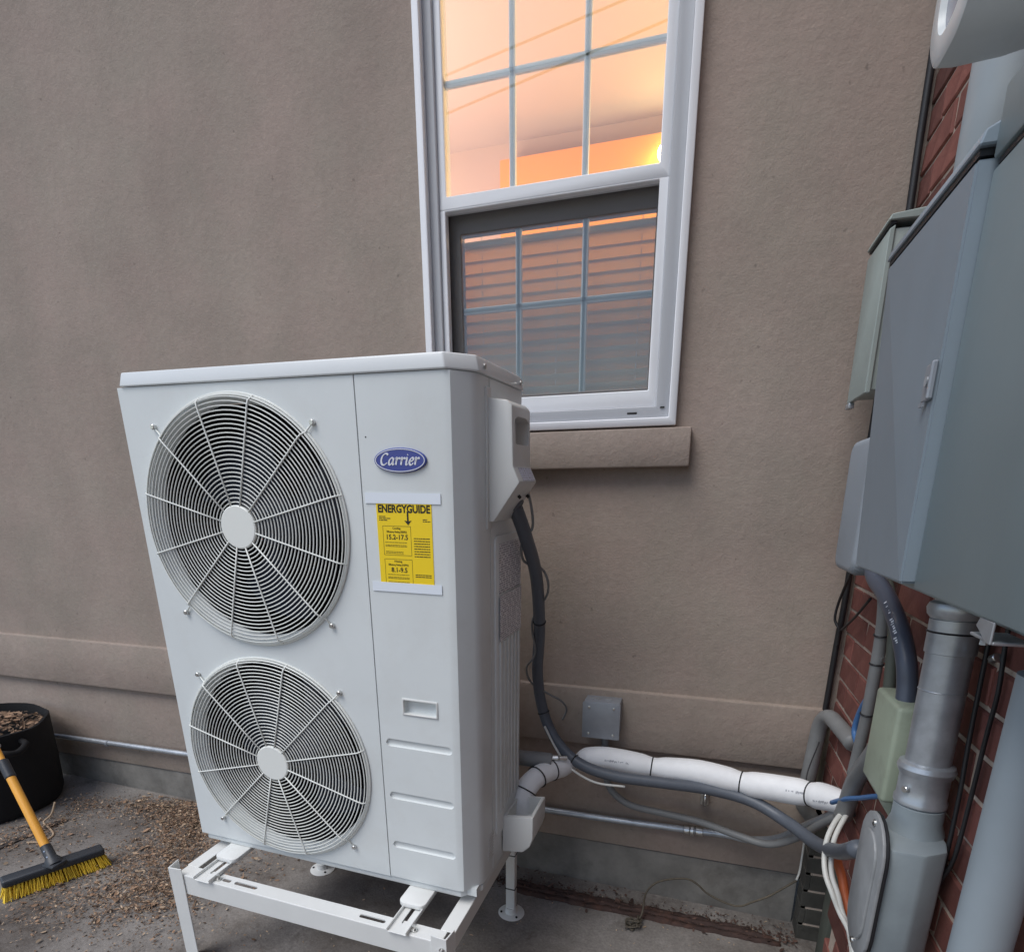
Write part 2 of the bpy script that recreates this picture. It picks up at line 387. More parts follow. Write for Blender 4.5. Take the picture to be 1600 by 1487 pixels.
def text(body, size, x, y, z, align='LEFT', shear=0., bold=0., sx=1., ext=.0003):
    cu = bpy.data.curves.new('t', 'FONT'); cu.body = body; cu.size = size; cu.align_x = align; cu.shear = shear; cu.offset = bold; cu.extrude = ext; cu.resolution_u = 3
    o = bpy.data.objects.new('t', cu); col.objects.link(o)
    dg = bpy.context.evaluated_depsgraph_get(); dg.update()
    me = bpy.data.meshes.new_from_object(o.evaluated_get(dg)); bm = bmesh.new(); bm.from_mesh(me)
    bpy.data.objects.remove(o); bpy.data.curves.remove(cu); bpy.data.meshes.remove(me)
    bm.transform(Matrix.Translation((x, y, z)) @ Matrix.Rotation(R(90), 4, 'X') @ Matrix.Diagonal((sx, 1, 1, 1)))
    return bm

def ground_z(x): return -1.37-.035*(x+2.3)       # the paving falls gently towards the brick wall

# ================================================================ SETTING
# ground
bm = new()
n = 60
xs = [-12+24*i/n for i in range(n+1)]; ys = [-10+12.3*i/n for i in range(n+1)]
V = [[bm.verts.new((x, y, ground_z(max(-6, min(2, x))))) for y in ys] for x in xs]
for i in range(n):
    for j in range(n): bm.faces.new((V[i][j], V[i+1][j], V[i+1][j+1], V[i][j+1]))
gr = solo('ground', bm, 'concrete', kind='structure')
bm = new(); box(bm, -3.4, -2.60, -1.0, -.99, 0, .001)
bm.free()
# dark joint between two slabs, running out to the left
bm = new(); P0, P1 = (-2.60, 1.66), (-2.72, .9)
prism(bm, [(P0[0], P0[1]), (P0[0]-.028, P0[1]), (P1[0]-.03, P1[1]), (P1[0], P1[1])], 'z', ground_z(-2.65)-.01, ground_z(-2.65)+.006)
solo('slab_joint', bm, 'mud', kind='structure')

# ---- stucco house wall
house = thing('stucco_house', 'taupe stucco house wall with trim band behind the white heat pump', 'house wall', (-1.5, 2.0, ground_z(-1.5)))
YW = 2.0
wx0, wx1, wz0, wz1 = -.884, -.088, .212, 1.62    # window opening
def zt(a, x): return a-.0093*(x+1.15)
bm = new()
box(bm, -6, wx0, YW, YW+.15, -.66, 3.2); box(bm, wx1, .52, YW, YW+.15, -.66, 3.2)
box(bm, wx0, wx1, YW, YW+.15, -.66, wz0); box(bm, wx0, wx1, YW, YW+.15, wz1, 3.2)
part('wall', bm, 'stucco', house)
def band(z0l, z0r, z1l, z1r, y0, y1, bev, xr):
    t = new(); xl = -6
    # left values are given at x=-2.6, right values at x=.4
    ex = lambda l, r, x: l+(r-l)*(x+2.6)/3.0
    prism(t, [(xl, ex(z0l, z0r, xl)), (xr, ex(z0l, z0r, xr)), (xr, ex(z1l, z1r, xr)), (xl, ex(z1l, z1r, xl))], 'y', y0, y1, bev, 2); return t
part('trim_band', band(-.825, -.852, -.608, -.640, 1.976, 2.07, .006, .438), 'stucco', house)
part('lower_wall', band(-1.222, -1.262, -.80, -.83, 2.004, 2.08, .004, .436), 'stucco', house)
bm = band(-1.62, -1.75, -1.225, -1.266, 2.012, 2.09, .004, .436)
part('foundation', bm, 'foundation', house)
# stucco window sill
bm = new(); box(bm, -.945, -.04, 1.952, 2.05, .094, .204, .006)
part('window_sill', bm, 'stucco', house)

# window: outer casing mesh, with its pieces as sub-parts
bm = new()
frame(bm, wx0, wx1, wz0, wz1, (.022, .022, .022, .022), 1.968, 2.06, .002)
win = part('window', bm, 'vinyl_white', house, label='white double hung window lit warm orange by lamps added inside')  # orange glow from added lamps stands in for a sunset reflection
bm = new(); frame(bm, wx0+.0225, wx1-.0225, wz0+.0225, wz1-.0225, (.028, .040, .034, .03), 1.992, 2.08, .002); part('jamb', bm, 'vinyl_shaded', win)
bm = new(); frame(bm, -.8335, -.151, .847, 1.567, (.022, .028, .034, .03), 2.004, 2.05, .002); part('upper_sash', bm, 'vinyl_white', win)
bm = new(); frame(bm, -.8335, -.151, .2690, .8465, (.018, .026, .046, .004), 2.004, 2.03, .002); part('screen_frame', bm, 'vinyl_white', win)
bm = new(); frame(bm, -.8335, -.151, .2690, .885, (.048, .034, .060, .0885), 2.052, 2.088, .002); part('lower_sash', bm, 'sash_dimmed', win)
bm = new(); box(bm, -.8150, -.1775, 2.026, 2.028, .3155, .842); part('insect_screen', bm, 'insect_screen', win)
ux0, ux1, uz0, uz1 = -.811, -.180, .882, 1.535
for x in (-.606, -.390):
    bm = new(); box(bm, x-.0095, x+.0095, 2.022, 2.036, uz0-.003, uz1+.003, .003); part('muntin', bm, 'muntin', win)
bm = new(); box(bm, ux0-.003, ux1+.003, 2.0235, 2.0345, 1.152, 1.171, .003); part('muntin', bm, 'muntin', win)
lx0, lx1, lz0, lz1 = -.7850, -.1855, .3295, .7960
for x in (-.600, -.391):
    bm = new(); box(bm, x-.0095, x+.0095, 2.062, 2.078, lz0-.003, lz1+.003, .003); part('muntin', bm, 'muntin', win)
bm = new(); box(bm, lx0-.003, lx1+.003, 2.064, 2.076, .578, .597, .003); part('muntin', bm, 'muntin', win)
for (a, b, c, d, y, vx, hz) in ((ux0, ux1, uz0, uz1, 2.018, (-.606, -.390), 1.1615), (lx0, lx1, lz0, lz1, 2.058, (-.600, -.391), .5875)):
    X = [a]+list(vx)+[b]; Z = [c, hz, d]
    for i in range(3):
        for j in range(2):
            bm = new(); box(bm, X[i]-.004, X[i+1]+.004, y-.002, y+.002, Z[j]-.004, Z[j+1]+.004); part('pane', bm, 'glass', win)
bm = new(); box(bm, -.235, -.205, 1.9905, 1.996, .2475, .254, .002); part('weep_hole', bm, 'slot_dark', win)
bm = new(); box(bm, -.142+.005, -.128+.004, 1.988, 1.992, .262, .266); part('weep_hole', bm, 'slot_dark', win)

# room behind the window; added lamps imitate a reflected sunset sky
bm = new(); box(bm, -3.2, 1.2, 2.16, 4.5, 2.12, 2.2); solo('room_ceiling', bm, 'ceiling', kind='structure')
bm = new(); box(bm, -3.2, 1.2, 4.31, 4.4, -.4, 2.12); solo('room_back_wall', bm, 'room_paint', kind='structure')
bm = new(); box(bm, -3.2, -3.1, 2.16, 4.31, -.4, 2.12); solo('room_left_wall', bm, 'room_paint', kind='structure')
bm = new(); box(bm, 1.1, 1.2, 2.16, 4.31, -.4, 2.12); solo('room_right_wall', bm, 'room_paint', kind='structure')
bm = new(); box(bm, -3.2, 1.2, 2.16, 4.5, -.5, -.4); solo('room_floor', bm, 'room_paint', kind='structure')
bm = new()
box(bm, -3.1, wx0-.02, 2.155, 2.17, -.4, 2.12); box(bm, wx1+.02, 1.1, 2.155, 2.17, -.4, 2.12)
box(bm, wx0-.02, wx1+.02, 2.155, 2.17, -.4, wz0); box(bm, wx0-.02, wx1+.02, 2.155, 2.17, wz1, 2.12)
solo('room_front_wall', bm, 'room_paint', kind='structure')
bm = new(); box(bm, -1.325, 1.0, 4.15, 4.305, .9, 1.967, .008)
solo('reflection_block', bm, 'reflected_orange', 'orange block added in the room, standing in for a building reflected in the upper panes', 'reflection stand-in')  # added block in place of the building reflected in the panes
bm = new(); box(bm, -1.15, .15, 2.42, 2.56, -.40, .755, .006); solo('lamp_light_blocker', bm, 'broom_grey', 'unseen dark block added to keep lamp light off the lower blind slats', 'light blocker')  # added blocker: keeps room light off the lower slats
for (lx, ly, lz, en, co, lb) in ((.55, 3.30, 1.05, 64, (1, .74, .36), 'unseen added lamp at the right of the room behind the window'), (-1.95, 3.2, 1.05, 84, (1, .63, .52), 'unseen added lamp at the left of the room behind the window')):
    fl_ = thing('added_room_lamp', lb, 'lamp', (lx, ly, -.4), 'added lamps in the room')  # made-up lamps, added for the orange glow in the panes
    bm = new(); cyl(bm, (lx, ly, -.4), (lx, ly, -.37), .13, 24, .005); cyl(bm, (lx, ly, -.37), (lx, ly, lz-.17), .012, 12); part('pole', bm, 'steel', fl_)
    bm = new(); bmesh.ops.create_uvsphere(bm, u_segments=20, v_segments=12, radius=.06); bm.transform(Matrix.Translation((lx, ly, lz-.12))); part('globe', bm, 'added_lamp_glow', fl_)
    pl_d = bpy.data.lights.new('added_room_bulb', 'POINT'); pl_d.energy = en; pl_d.color = co; pl_d.shadow_soft_size = .35
    pl = bpy.data.objects.new('added_room_bulb', pl_d); col.objects.link(pl); pl.location = (lx, ly, lz+.06); TOP.append(pl)

lamp = thing('added_glow_globe', 'added glowing globe inside the room at the lower right of the upper panes', 'lamp', (-.335, 4.08, 1.78))  # added globe, makes the bright yellow spot beside the orange block
bm = new(); bmesh.ops.create_uvsphere(bm, u_segments=24, v_segments=14, radius=.045); bm.transform(Matrix.Translation((-.335, 4.08, 1.835))); part('globe', bm, 'added_spot_glow', lamp)
bm = new(); cyl(bm, (-.335, 4.115, 1.80), (-.335, 4.149, 1.80), .03, 20); part('base', bm, 'steel', lamp)

# venetian blind behind the lower sash
blind = thing('venetian_blind', 'pale horizontal slat blind lowered behind the lower window sash', 'blind', (-.49, 2.125, .30))
bm = new(); box(bm, -.865, -.108, 2.103, 2.14, .778, .794, .003); part('head_rail', bm, 'blind_white', blind)
sl = None
for i in range(14):
    z = .757-i*.0345
    if sl is None:
        bm = new(); pts = [(-.007, .0185), (-.003, .006), (.002, -.0065), (.0065, -.0185)]
        prism(bm, [(2.122+a, z+b) for a, b in pts]+[(2.122+a, z+b+.0012) for a, b in pts[::-1]], 'x', -.862, -.112)
        sl = part('slat', bm, 'blind_slat', blind, ang=60)
    else:
        o = sl.copy(); col.objects.link(o); o.parent = blind; o.location.z = -i*.0345
for x in (-.74, -.49, -.23):
    bm = new(); cyl(bm, (x, 2.122, .295), (x, 2.122, .82), .0012, 6); part('cord', bm, 'blind_white', blind)
bm = new(); box(bm, -.862, -.112, 2.108, 2.136, .282, .296, .003); part('bottom_rail', bm, 'blind_white', blind)

# ---- brick wall on the right
XB = .46
wallb = thing('brick_wall', 'red brick house wall on the right carrying the electrical boxes', 'brick wall', (XB, 1.2, ground_z(.46)))
bm = new(); box(bm, XB+.004, XB+.25, -2.2, 1.64, -1.6, 3.0); box(bm, XB+.004, XB+.25, 1.64, 2.16, -.985, 3.0); box(bm, XB+.16, XB+.25, 1.64, 2.16, -1.6, -.985); part('mortar', bm, 'mortar', wallb)
CH, BL, J = .0717, .208, .0085
rng = random.Random(3)
variants = []
for k in range(5):
    t = new(); box(t, 0, .06, -BL/2+J/2, BL/2-J/2, -CH/2+J/2, CH/2-J/2, .003, 1)
    for v in t.verts:
        v.co += Vector((rng.uniform(-.0018, .0018), rng.uniform(-.0028, .0028), rng.uniform(-.0018, .0018)))
    variants.append(_mesh('brick', t, 'brick'))
half = []
t = new(); box(t, 0, .06, -BL/4+J/2, BL/4-J/2, -CH/2+J/2, CH/2-J/2, .003, 1); half.append(_mesh('brick', t, 'brick'))
bz = wallb.matrix_world.translation
rest = new()
row = 0
z = -1.4325
cnt = 0
while z < 1.22:
    off = 0 if row % 2 else BL/2
    y = 2.0+off-BL/2-.0
    while y > -1.3:
        if z < -.985 and y+BL/2 > 1.72:
            y -= BL; continue
        if y+BL/2 <= 2.06:
            if y > .64:
                o = bpy.data.objects.new('brick', rng.choice(variants)); col.objects.link(o); o.parent = wallb
                o.location = (XB+rng.uniform(-.0015, .0015)-bz.x, y-bz.y, z-bz.z); o.rotation_euler = (0, rng.uniform(-.01, .01), rng.uniform(-.006, .006)); cnt += 1
            else:
                box(rest, XB, XB+.05, y-BL/2+J/2, y+BL/2-J/2, z-CH/2+J/2, z+CH/2-J/2, .003, 1)
        elif y-BL/2 < 1.999:
            o = bpy.data.objects.new('brick', half[0]); col.objects.link(o); o.parent = wallb
            o.location = (XB+rng.uniform(-.001, .001)-bz.x, 2.0-BL/4-bz.y, z-bz.z); cnt += 1
        y -= BL
    z += CH; row += 1
rb = part('brick_courses', rest, 'brick', wallb); rb['kind'] = 'stuff'
# painted brick pier at the foot of the corner
pier = thing('brick_pier', 'short dark painted brick pier with pale joints at the foot of the corner', 'brick pier', (.49, 1.96, ground_z(.45)))
bm = new(); box(bm, .4435, .456, 1.9335, 2.011, -1.50, -1.005); box(bm, .4435, .60, 1.9335, 1.944, -1.50, -1.005); part('mortar', bm, 'mortar', pier)
k = 0; z = -1.439
while z < -1.0:
    bm = new()
    if k % 2: box(bm, .44, .4585, 1.93, 2.0105, z-.0288, z+.0288, .002, 1); box(bm, .4586, .55, 1.93, 1.942, z-.0288, z+.0288, .002, 1)
    else: box(bm, .44, .56, 1.93, 1.942, z-.0288, z+.0288, .002, 1); box(bm, .44, .452, 1.9425, 2.0105, z-.0288, z+.0288, .002, 1)
    part('brick', bm, 'brick_dark', pier); z += .0665; k += 1

# ================================================================ HEAT PUMP UNIT (own frame)
uy, ur, up_ = -0.0334, 0.02005, 0.02875
UM = Matrix.Translation((-1.449, 1.321, -1.014)) @ Matrix.Rotation(uy, 4, 'Z') @ Matrix.Rotation(up_, 4, 'X') @ Matrix.Rotation(ur, 4, 'Y')
unit = thing('heat_pump_unit', 'large white heat pump outdoor unit with two round fan grilles on a metal stand', 'heat pump', None, matrix=UM)
UP = lambda n_, b_, m_, par=None, **kw: part(n_, b_, m_, par or unit, local=True, **kw)
W, H, D, SX = .952, 1.29, .36, .684
FANS = ((.337, .962), (.339, .311)); FR = .2985
# fan panel with two round openings
def fan_panel():
    t = new(); cells = ((0, SX, .636, H, FANS[0]), (0, SX, 0, .636, FANS[1]))
    y0, y1 = 0., .018
    for (x0, x1, z0, z1, (cx, cz)) in cells:
        ang = sorted(set([2*math.pi*k/112 for k in range(112)]+[math.atan2(c[1]-cz, c[0]-cx) % (2*math.pi) for c in ((x0, z0), (x1, z0), (x1, z1), (x0, z1))]))
        ins, outs, insb = [], [], []
        for a in ang:
            c, s = math.cos(a), math.sin(a)
            tt = min([(x1-cx)/c if c > 1e-9 else 9, (x0-cx)/c if c < -1e-9 else 9, (z1-cz)/s if s > 1e-9 else 9, (z0-cz)/s if s < -1e-9 else 9])
            ins.append(t.verts.new((cx+FR*c, y0, cz+FR*s))); outs.append(t.verts.new((cx+tt*c, y0, cz+tt*s)))
            insb.append(t.verts.new((cx+(FR-.005)*c, y1*.6, cz+(FR-.005)*s)))
        N = len(ang)
        for i in range(N):
            j = (i+1) % N
            t.faces.new((outs[i], outs[j], ins[j], ins[i])); t.faces.new((ins[i], ins[j], insb[j], insb[i]))
    bmesh.ops.remove_doubles(t, verts=t.verts[:], dist=.0004)
    # folded edges
    bmesh.ops.recalc_face_normals(t, faces=t.faces[:])
    return t
bm = fan_panel()
fold = [((0, 0), (SX, 0)), ((SX, 0), (SX, H)), ((SX, H), (0, H)), ((0, H), (0, 0))]
for (a, b) in fold:
    q = [bm.verts.new(p) for p in ((a[0], .0, a[1]), (b[0], .0, b[1]), (b[0]+(.0 if b[0] else -.003), .006, b[1]), (a[0]+(.0 if a[0] else -.003), .006, a[1]))]; bm.faces.new(q)
    q = [bm.verts.new(p) for p in ((a[0]+(.0 if a[0] else -.003), .006, a[1]), (b[0]+(.0 if b[0] else -.003), .006, b[1]), (b[0]+(0 if b[0] else -.003), .03, b[1]), (a[0]+(0 if a[0] else -.003), .03, a[1]))]; bm.faces.new(q)
fpanel = UP('fan_panel', bm, 'enamel')
# casing behind: left side, back, dark shade liners, floor pan
bm = new()
box(bm, -.001, .012, .031, D, .012, H-.004); box(bm, .012, W-.02, D-.02, D, .012, H-.004); box(bm, -.001, W-.01, .022, D, -.022, .004)
UP('casing', bm, 'enamel')
bm = new(); box(bm, .016, .66, .30, .32, .01, H-.01); box(bm, .655, .675, .022, .30, .01, H-.01); box(bm, .016, .66, .10, .30, .63, .642); box(bm, .016, .66, .040, .30, .0055, .0095); box(bm, .0135, .0155, .040, .30, .01, H-.01)  # coil plane plus added dark sheets for the shade inside
UP('coil_shade_liner', bm, 'inside_shade')
# base pan lip under the front
bm = new(); prism(bm, [(.012, .008), (.90, .008), (W-.004, .055), (W-.004, D), (.012, D)], 'z', -.024, -.004, .003); UP('base_pan', bm, 'enamel')
# service panel wraps round the right front corner
inset = [(SX+.003, 0), (.897, 0), (.912, .004), (.9405, .040), (.9475, .052), (.951, .068), (.951, .125), (.93, .125), (.92, .072), (.89, .022), (SX+.003, .022)]
bm = new(); prism(bm, inset, 'z', .002, H)
cuts = []
c = new(); box(c, .762, .852, -.02, .017, .513, .549, .004); cuts.append(c)
for zz in (.427, .270, .115):
    c = new(); prism(c, [(.708, zz-.0135), (.885, zz-.0135), (.8935, zz-.0045), (.885, zz+.0085), (.708, zz+.0085), (.7005, zz-.0045)], 'y', -.02, .006, .0045, 2); cuts.append(c)
bm = boolean(bm, cuts)
spanel = UP('service_panel', bm, 'enamel')
bm = new(); frame(bm, .757, .857, .508, .554, .0052, -.003, .004, .0015); UP('pull_handle', bm, 'plastic_cover')
# side panel with raised ribbed field
bm = new()
box(bm, .936, W, .128, D, .002, H)
bm2 = new(); prism(bm2, roundrect(.150, .352, .09, .945, .02), 'x', W-.006, W+.005, .003); merge(bm, bm2)
for i in range(6):
    y = .175+i*.030; box(bm, W+.004, W+.0085, y, y+.010, .16, .67, .003)
UP('side_panel', bm, 'enamel')
bm = new()
for i in range(9): box(bm, .9505, .9535, .09+.0012*i, .128+.0012*i, .05+i*.0095, .0545+i*.0095, .001, 1)
UP('vent_slots', bm, 'plastic_cover')
# lid
bm = new(); lidp = [(.014, -.006), (.905, -.006), (.958, .052), (.958, D+.004), (.014, D+.004)]
t = new(); A = [t.verts.new((x, y, H+.0015)) for x, y in lidp]; c0 = Vector((.48, .18, 0))
lidtop = [(x+(c0.x-x)*.016, y+(c0.y-y)*.03) for x, y in lidp]
B = [t.verts.new((x, y, H+.034)) for x, y in lidtop]
t.faces.new(A[::-1]); t.faces.new(B)
for i in range(5): j = (i+1) % 5; t.faces.new((A[i], A[j], B[j], B[i]))
bmesh.ops.recalc_face_normals(t, faces=t.faces[:]); bmesh.ops.bevel(t, geom=t.edges[:], offset=.0038, segments=3, profile=.5, affect='EDGES'); merge(bm, t)
lid = UP('lid', bm, 'enamel_lid')
for y in (.085, .335):
    bm = new(); lathe(bm, [(.006, 0), (.0065, .003), (.003, .005)], (.957, y, H+.016), (1, 0, 0), 12); UP('screw', bm, 'bolt', lid)
for (x, y, z) in ((.951, .118, 1.262), (.951, .335, 1.245)):
    bm = new(); lathe(bm, [(.005, 0), (.0055, .003), (.002, .004)], (x, y, z), (1, 0, 0), 12); UP('screw', bm, 'bolt')
# electrical cover on the side
bm = new(); prof = [(.950, 1.25), (1.0, 1.243), (1.011, 1.232), (1.014, 1.105), (1.030, 1.071), (.966, .982), (.950, .982)]
prism(bm, prof, 'y', .11, .247, .004, 2)
c = new(); prism(c, [(.132, 1.153), (.232, 1.153), (.236, 1.205), (.21, 1.212), (.15, 1.212), (.128, 1.205)], 'x', .978, 1.05, .006, 2)
ecov = UP('electrical_cover', boolean(bm, [c]), 'plastic_cover')
bm = new(); prism(bm, [(1.0155, 1.1030), (1.0290, 1.0740), (1.0293, 1.0742), (1.0158, 1.1032)], 'y', .142, .236); UP('warning_sticker', bm, 'hood_print', ecov)
bm = new(); box(bm, .950, .956, .10, .13, .965, 1.27, .002); UP('mounting_flange', bm, 'plastic_cover', ecov)
for y in (.17, .235):
    bm = new(); cyl(bm, (1.013, y, 1.035), (1.008, y, 1.040), .004, 10); UP('screw', bm, 'slot_dark', ecov)
bm = new(); box(bm, W+.0052, W+.0058, .172, .345, .80, .925); UP('rating_label', bm, 'side_print')
bm = new(); box(bm, W+.0087, W+.0093, .168, .342, .675, .795); UP('instruction_label', bm, 'side_print')
# pipe cover low on the side
bm = new(); prism(bm, [(.954, .012), (1.018, .022), (1.04, .045), (1.049, .075), (1.049, .146), (.954, .132)], 'y', .20, .335, .004, 2)
c = new(); prism(c, [(.965, .08), (1.039, .08), (1.039, .20), (.965, .20)], 'y', .213, .325); 
UP('pipe_cover', boolean(bm, [c]), 'plastic_cover')
# grilles, orifices and fans
for gi, (cx, cz) in enumerate(FANS):
    bm = new(); prof = [(FR-.004, .010), (FR-.009, .018), (FR-.012, .028), (FR-.012, .036), (FR-.008, .036), (FR-.006, .026), (FR-.002, .016)]
    lathe(bm, prof, (cx, 0, cz), (0, 1, 0), 96, closed=True)
    UP('fan_orifice', bm, 'enamel')
    fan = bmesh.new(); lathe(fan, [(.01, .10), (.055, .105), (.07, .12), (.07, .20), (.01, .20)], (cx, 0, cz), (0, 1, 0), 32)
    fan_o = UP('fan', fan, 'fan_blade')
    for k in range(3):
        b = new(); rows = []
        for i in range(9):
            rr_ = .06+.205*i/8; sweep = .10*(i/8)**1.5
            rows.append([b.verts.new((cx+rr_*math.cos(a), yy, cz+rr_*math.sin(a))) for a, yy in [(R(120*k+10+40*gi)+sweep+(-.58+1.16*j/6)*(.75+.25*i/8), .190-.085*j/6*(1-.35*i/8)-.008*math.sin(math.pi*j/6)) for j in range(7)]])
        top = [[v for v in r_] for r_ in rows]
        bot = [[b.verts.new(v.co+Vector((0, .004, 0))) for v in r_] for r_ in rows]
        for i in range(8):
            for j in range(6):
                b.faces.new((top[i][j], top[i][j+1], top[i+1][j+1], top[i+1][j])); b.faces.new((bot[i][j], bot[i+1][j], bot[i+1][j+1], bot[i][j+1]))
        UP('blade', b, 'fan_blade', fan_o)
    # wire rings: dished guard standing proud of the panel
    gy = lambda r_: -.017 if r_ < .292 else -.017+.015*((r_-.292)/.014)**1.5
    bm = new(); rad = .060
    while rad < .2985:
        torus(bm, (cx, gy(rad), cz), (0, 1, 0), rad, .00155, 80, 5); rad += .00985
    torus(bm, (cx, gy(.3015), cz), (0, 1, 0), .3015, .0026, 96, 6); torus(bm, (cx, -.003, cz), (0, 1, 0), .306, .0028, 96, 6)
    gril = UP('fan_grille', bm, 'wire_white')
    bm = new(); lathe(bm, [(.001, -.0225), (.050, -.0225), (.053, -.0205), (.053, -.014), (.001, -.014)], (cx, 0, cz), (0, 1, 0), 40); UP('hub_plate', bm, 'wire_white', gril, ang=15)
    for k in range(12):
        a = R(15+30*k); c_, s_ = math.cos(a), math.sin(a); bm = new()
        ext = .332 if k % 3 == 1 else .307
        P = [(cx+r_*c_, gy(r_)-.0032, cz+r_*s_) for r_ in (.05, .15, .25, .285, .295)]+[(cx+.305*c_, -.006, cz+.305*s_), (cx+ext*c_, -.004, cz+ext*s_)]
        tube(bm, P, .0020, 6, 1, smooth=False); UP('spoke', bm, 'wire_white', gril)
        if k % 3 == 1:
            bm = new(); cyl(bm, (cx+.333*c_, .001, cz+.333*s_), (cx+.333*c_, -.010, cz+.333*s_), .0065, 14, .0015)
            UP('grille_bolt', bm, 'bolt', gril)
# badge: oval with hand lettered name
bc, bzc = .7905, 1.116
bm = new(); prism(bm, [(bc+.0645*math.cos(2*math.pi*k/56), bzc+.0262*math.sin(2*math.pi*k/56)) for k in range(56)], 'y', -.006, .001, .0015, 1)
badge = UP('name_badge', bm, 'badge_blue', label='oval blue badge with white italic lettering')
def oval_ring(a0, b0, a1, b1, y0, y1):
    t = new(); n_ = 56; R_ = []
    for (a, b, y) in ((a0, b0, y0), (a1, b1, y0), (a1, b1, y1), (a0, b0, y1)): R_.append([t.verts.new((bc+a*math.cos(2*math.pi*k/n_), y, bzc+b*math.sin(2*math.pi*k/n_))) for k in range(n_)])
    for i in range(4):
        for k in range(n_): t.faces.new((R_[i][k], R_[i][(k+1) % n_], R_[(i+1) % 4][(k+1) % n_], R_[(i+1) % 4][k]))
    bmesh.ops.recalc_face_normals(t, faces=t.faces[:]); return t
UP('badge_rim', oval_ring(.0612, .0240, .0594, .0224, -.0066, -.0055), 'badge_white', badge)
# broad-nib strokes; unit square letters, slanted
GL = {'C': ([[(.80, .86), (.66, .98), (.40, .95), (.17, .70), (.12, .36), (.26, .07), (.52, .02), (.80, .20)]], .92),
      'a': ([[(.56, .55), (.36, .62), (.16, .46), (.10, .20), (.22, .03), (.40, .12), (.55, .36)], [(.60, .62), (.54, .20), (.60, .03), (.72, .10)]], .76),
      'r': ([[(.06, .54), (.18, .62), (.17, .02)], [(.17, .30), (.32, .56), (.48, .60), (.54, .50)]], .58),
      'i': ([[(.06, .54), (.18, .62), (.15, .14), (.22, .02), (.33, .10)], [(.19, .84), (.22, .90)]], .40),
      'e': ([[(.14, .32), (.40, .36), (.50, .50), (.38, .63), (.18, .50), (.10, .22), (.24, .02), (.42, .05), (.54, .18)]], .60)}
def stroke(bm, pts, w, y0, y1):
    P = spline([(p[0], 0, p[1]) for p in pts], 5)
    for q, nn in ((P, 0),):
        L, Rr_ = [], []
        for i, p in enumerate(q):
            d = (q[min(i+1, len(q)-1)]-q[max(i-1, 0)]).normalized(); nr = Vector((-d.z, 0, d.x))
            nib = Vector((.86, 0, .5)); ww = w*(.42+.75*abs(nr.dot(nib)))
            L.append(p+nr*ww/2); Rr_.append(p-nr*ww/2)
        vt = [[bm.verts.new((v.x, y, v.z)) for v in S] for S in (L, Rr_) for y in (y0, y1)]
        a, b, c_, d_ = vt[0], vt[1], vt[2], vt[3]
        for i in range(len(q)-1):
            bm.faces.new((a[i], c_[i], c_[i+1], a[i+1])); bm.faces.new((b[i], b[i+1], d_[i+1], d_[i])); bm.faces.new((a[i], a[i+1], b[i+1], b[i])); bm.faces.new((c_[i], d_[i], d_[i+1], c_[i+1]))
        bm.faces.new((a[0], b[0], d_[0], c_[0])); bm.faces.new((a[-1], c_[-1], d_[-1], b[-1]))
S_, penx = .0242, 0.
tot = sum(GL[ch][1] for ch in 'Carrier')*S_*.90
for ch in 'Carrier':
    bm = new()
    for s in GL[ch][0]:
        stroke(bm, [(bc-tot/2+(penx+p[0])*S_*.90+(p[1]-.4)*S_*.22, bzc-.0098+p[1]*S_) for p in s], .0040, -.0067, -.0059)
    bmesh.ops.recalc_face_normals(bm, faces=bm.faces[:]); UP('letter', bm, 'badge_white', badge); penx += GL[ch][1]
# yellow energy label with tape
bm = new(); box(bm, .7205, .8605, -.0012, -.0002, .840, 1.028); lab = UP('energy_label', bm, 'label_yellow', label='yellow printed energy label taped to the service panel')
def lab_text(s, size, x, z, **kw): UP('lettering', text(s, size, x, -.0014, z, **kw), 'ink', lab)
lab_text('ENERGYGUIDE', .0235, .7245, 1.0055, sx=.845, bold=.0008)
bm = new(); prism(bm, [(.7915, .9885), (.8005, .978), (.8095, .9885), (.8025, .9865), (.8025, 1.008), (.7985, 1.008), (.7985, .9865)], 'y', -.0018, -.0012); UP('arrow', bm, 'ink', lab)
lab_text('Cooling', .0065, .770, .9685, align='CENTER'); lab_text('Efficiency Rating (SEER2)', .0062, .770, .9605, align='CENTER', sx=.84)
lab_text('15.2-17.5', .0155, .770, .9455, align='CENTER', bold=.0002)
lab_text('Heating', .0065, .770, .8935, align='CENTER'); lab_text('Efficiency Rating (HSPF2)', .0062, .770, .8855, align='CENTER', sx=.84)
lab_text('8.1-9.5', .0155, .772, .8705, align='CENTER', bold=.0002)
bm = new()
for (a, b, c_, d_) in ((.7345, .8065, .9095, .9755), (.7345, .8065, .8425, .9005)):
    frame(bm, a, b, c_, d_, .0006, -.0016, -.0011)
UP('box_outline', bm, 'ink', lab)
bm = new(); rn = random.Random(5)
def dash(x0, x1, z, h=.0017):
    x = x0
    while x < x1:
        l_ = rn.uniform(.003, .010); box(bm, x, min(x1, x+l_), -.0016, -.0011, z, z+h); x += l_+.0012
for i, z in enumerate((.995, .991, .987)): dash(.7265, .7265+(.017, .030, .021)[i], z)
for i, z in enumerate((.990, .986)): dash(.838, .838+(.011, .019)[i], z)
for z in (.938, .932, .929, .917, .9135): dash(.739, .795 if z > .92 else .785, z, .0010)
for z in (.864, .858, .855, .847, .844): dash(.741, .797, z, .0010)
for i in range(8): dash(.8135, .8535, .948-i*.0058, .0018)
for z in (.8655, .861): dash(.8135, .8545, z, .0018)
UP('fine_print', bm, 'ink', lab)
bm = new(); box(bm, .6935, .8840, -.0022, -.0014, 1.0245, 1.0475); UP('tape_strip', bm, 'tape')
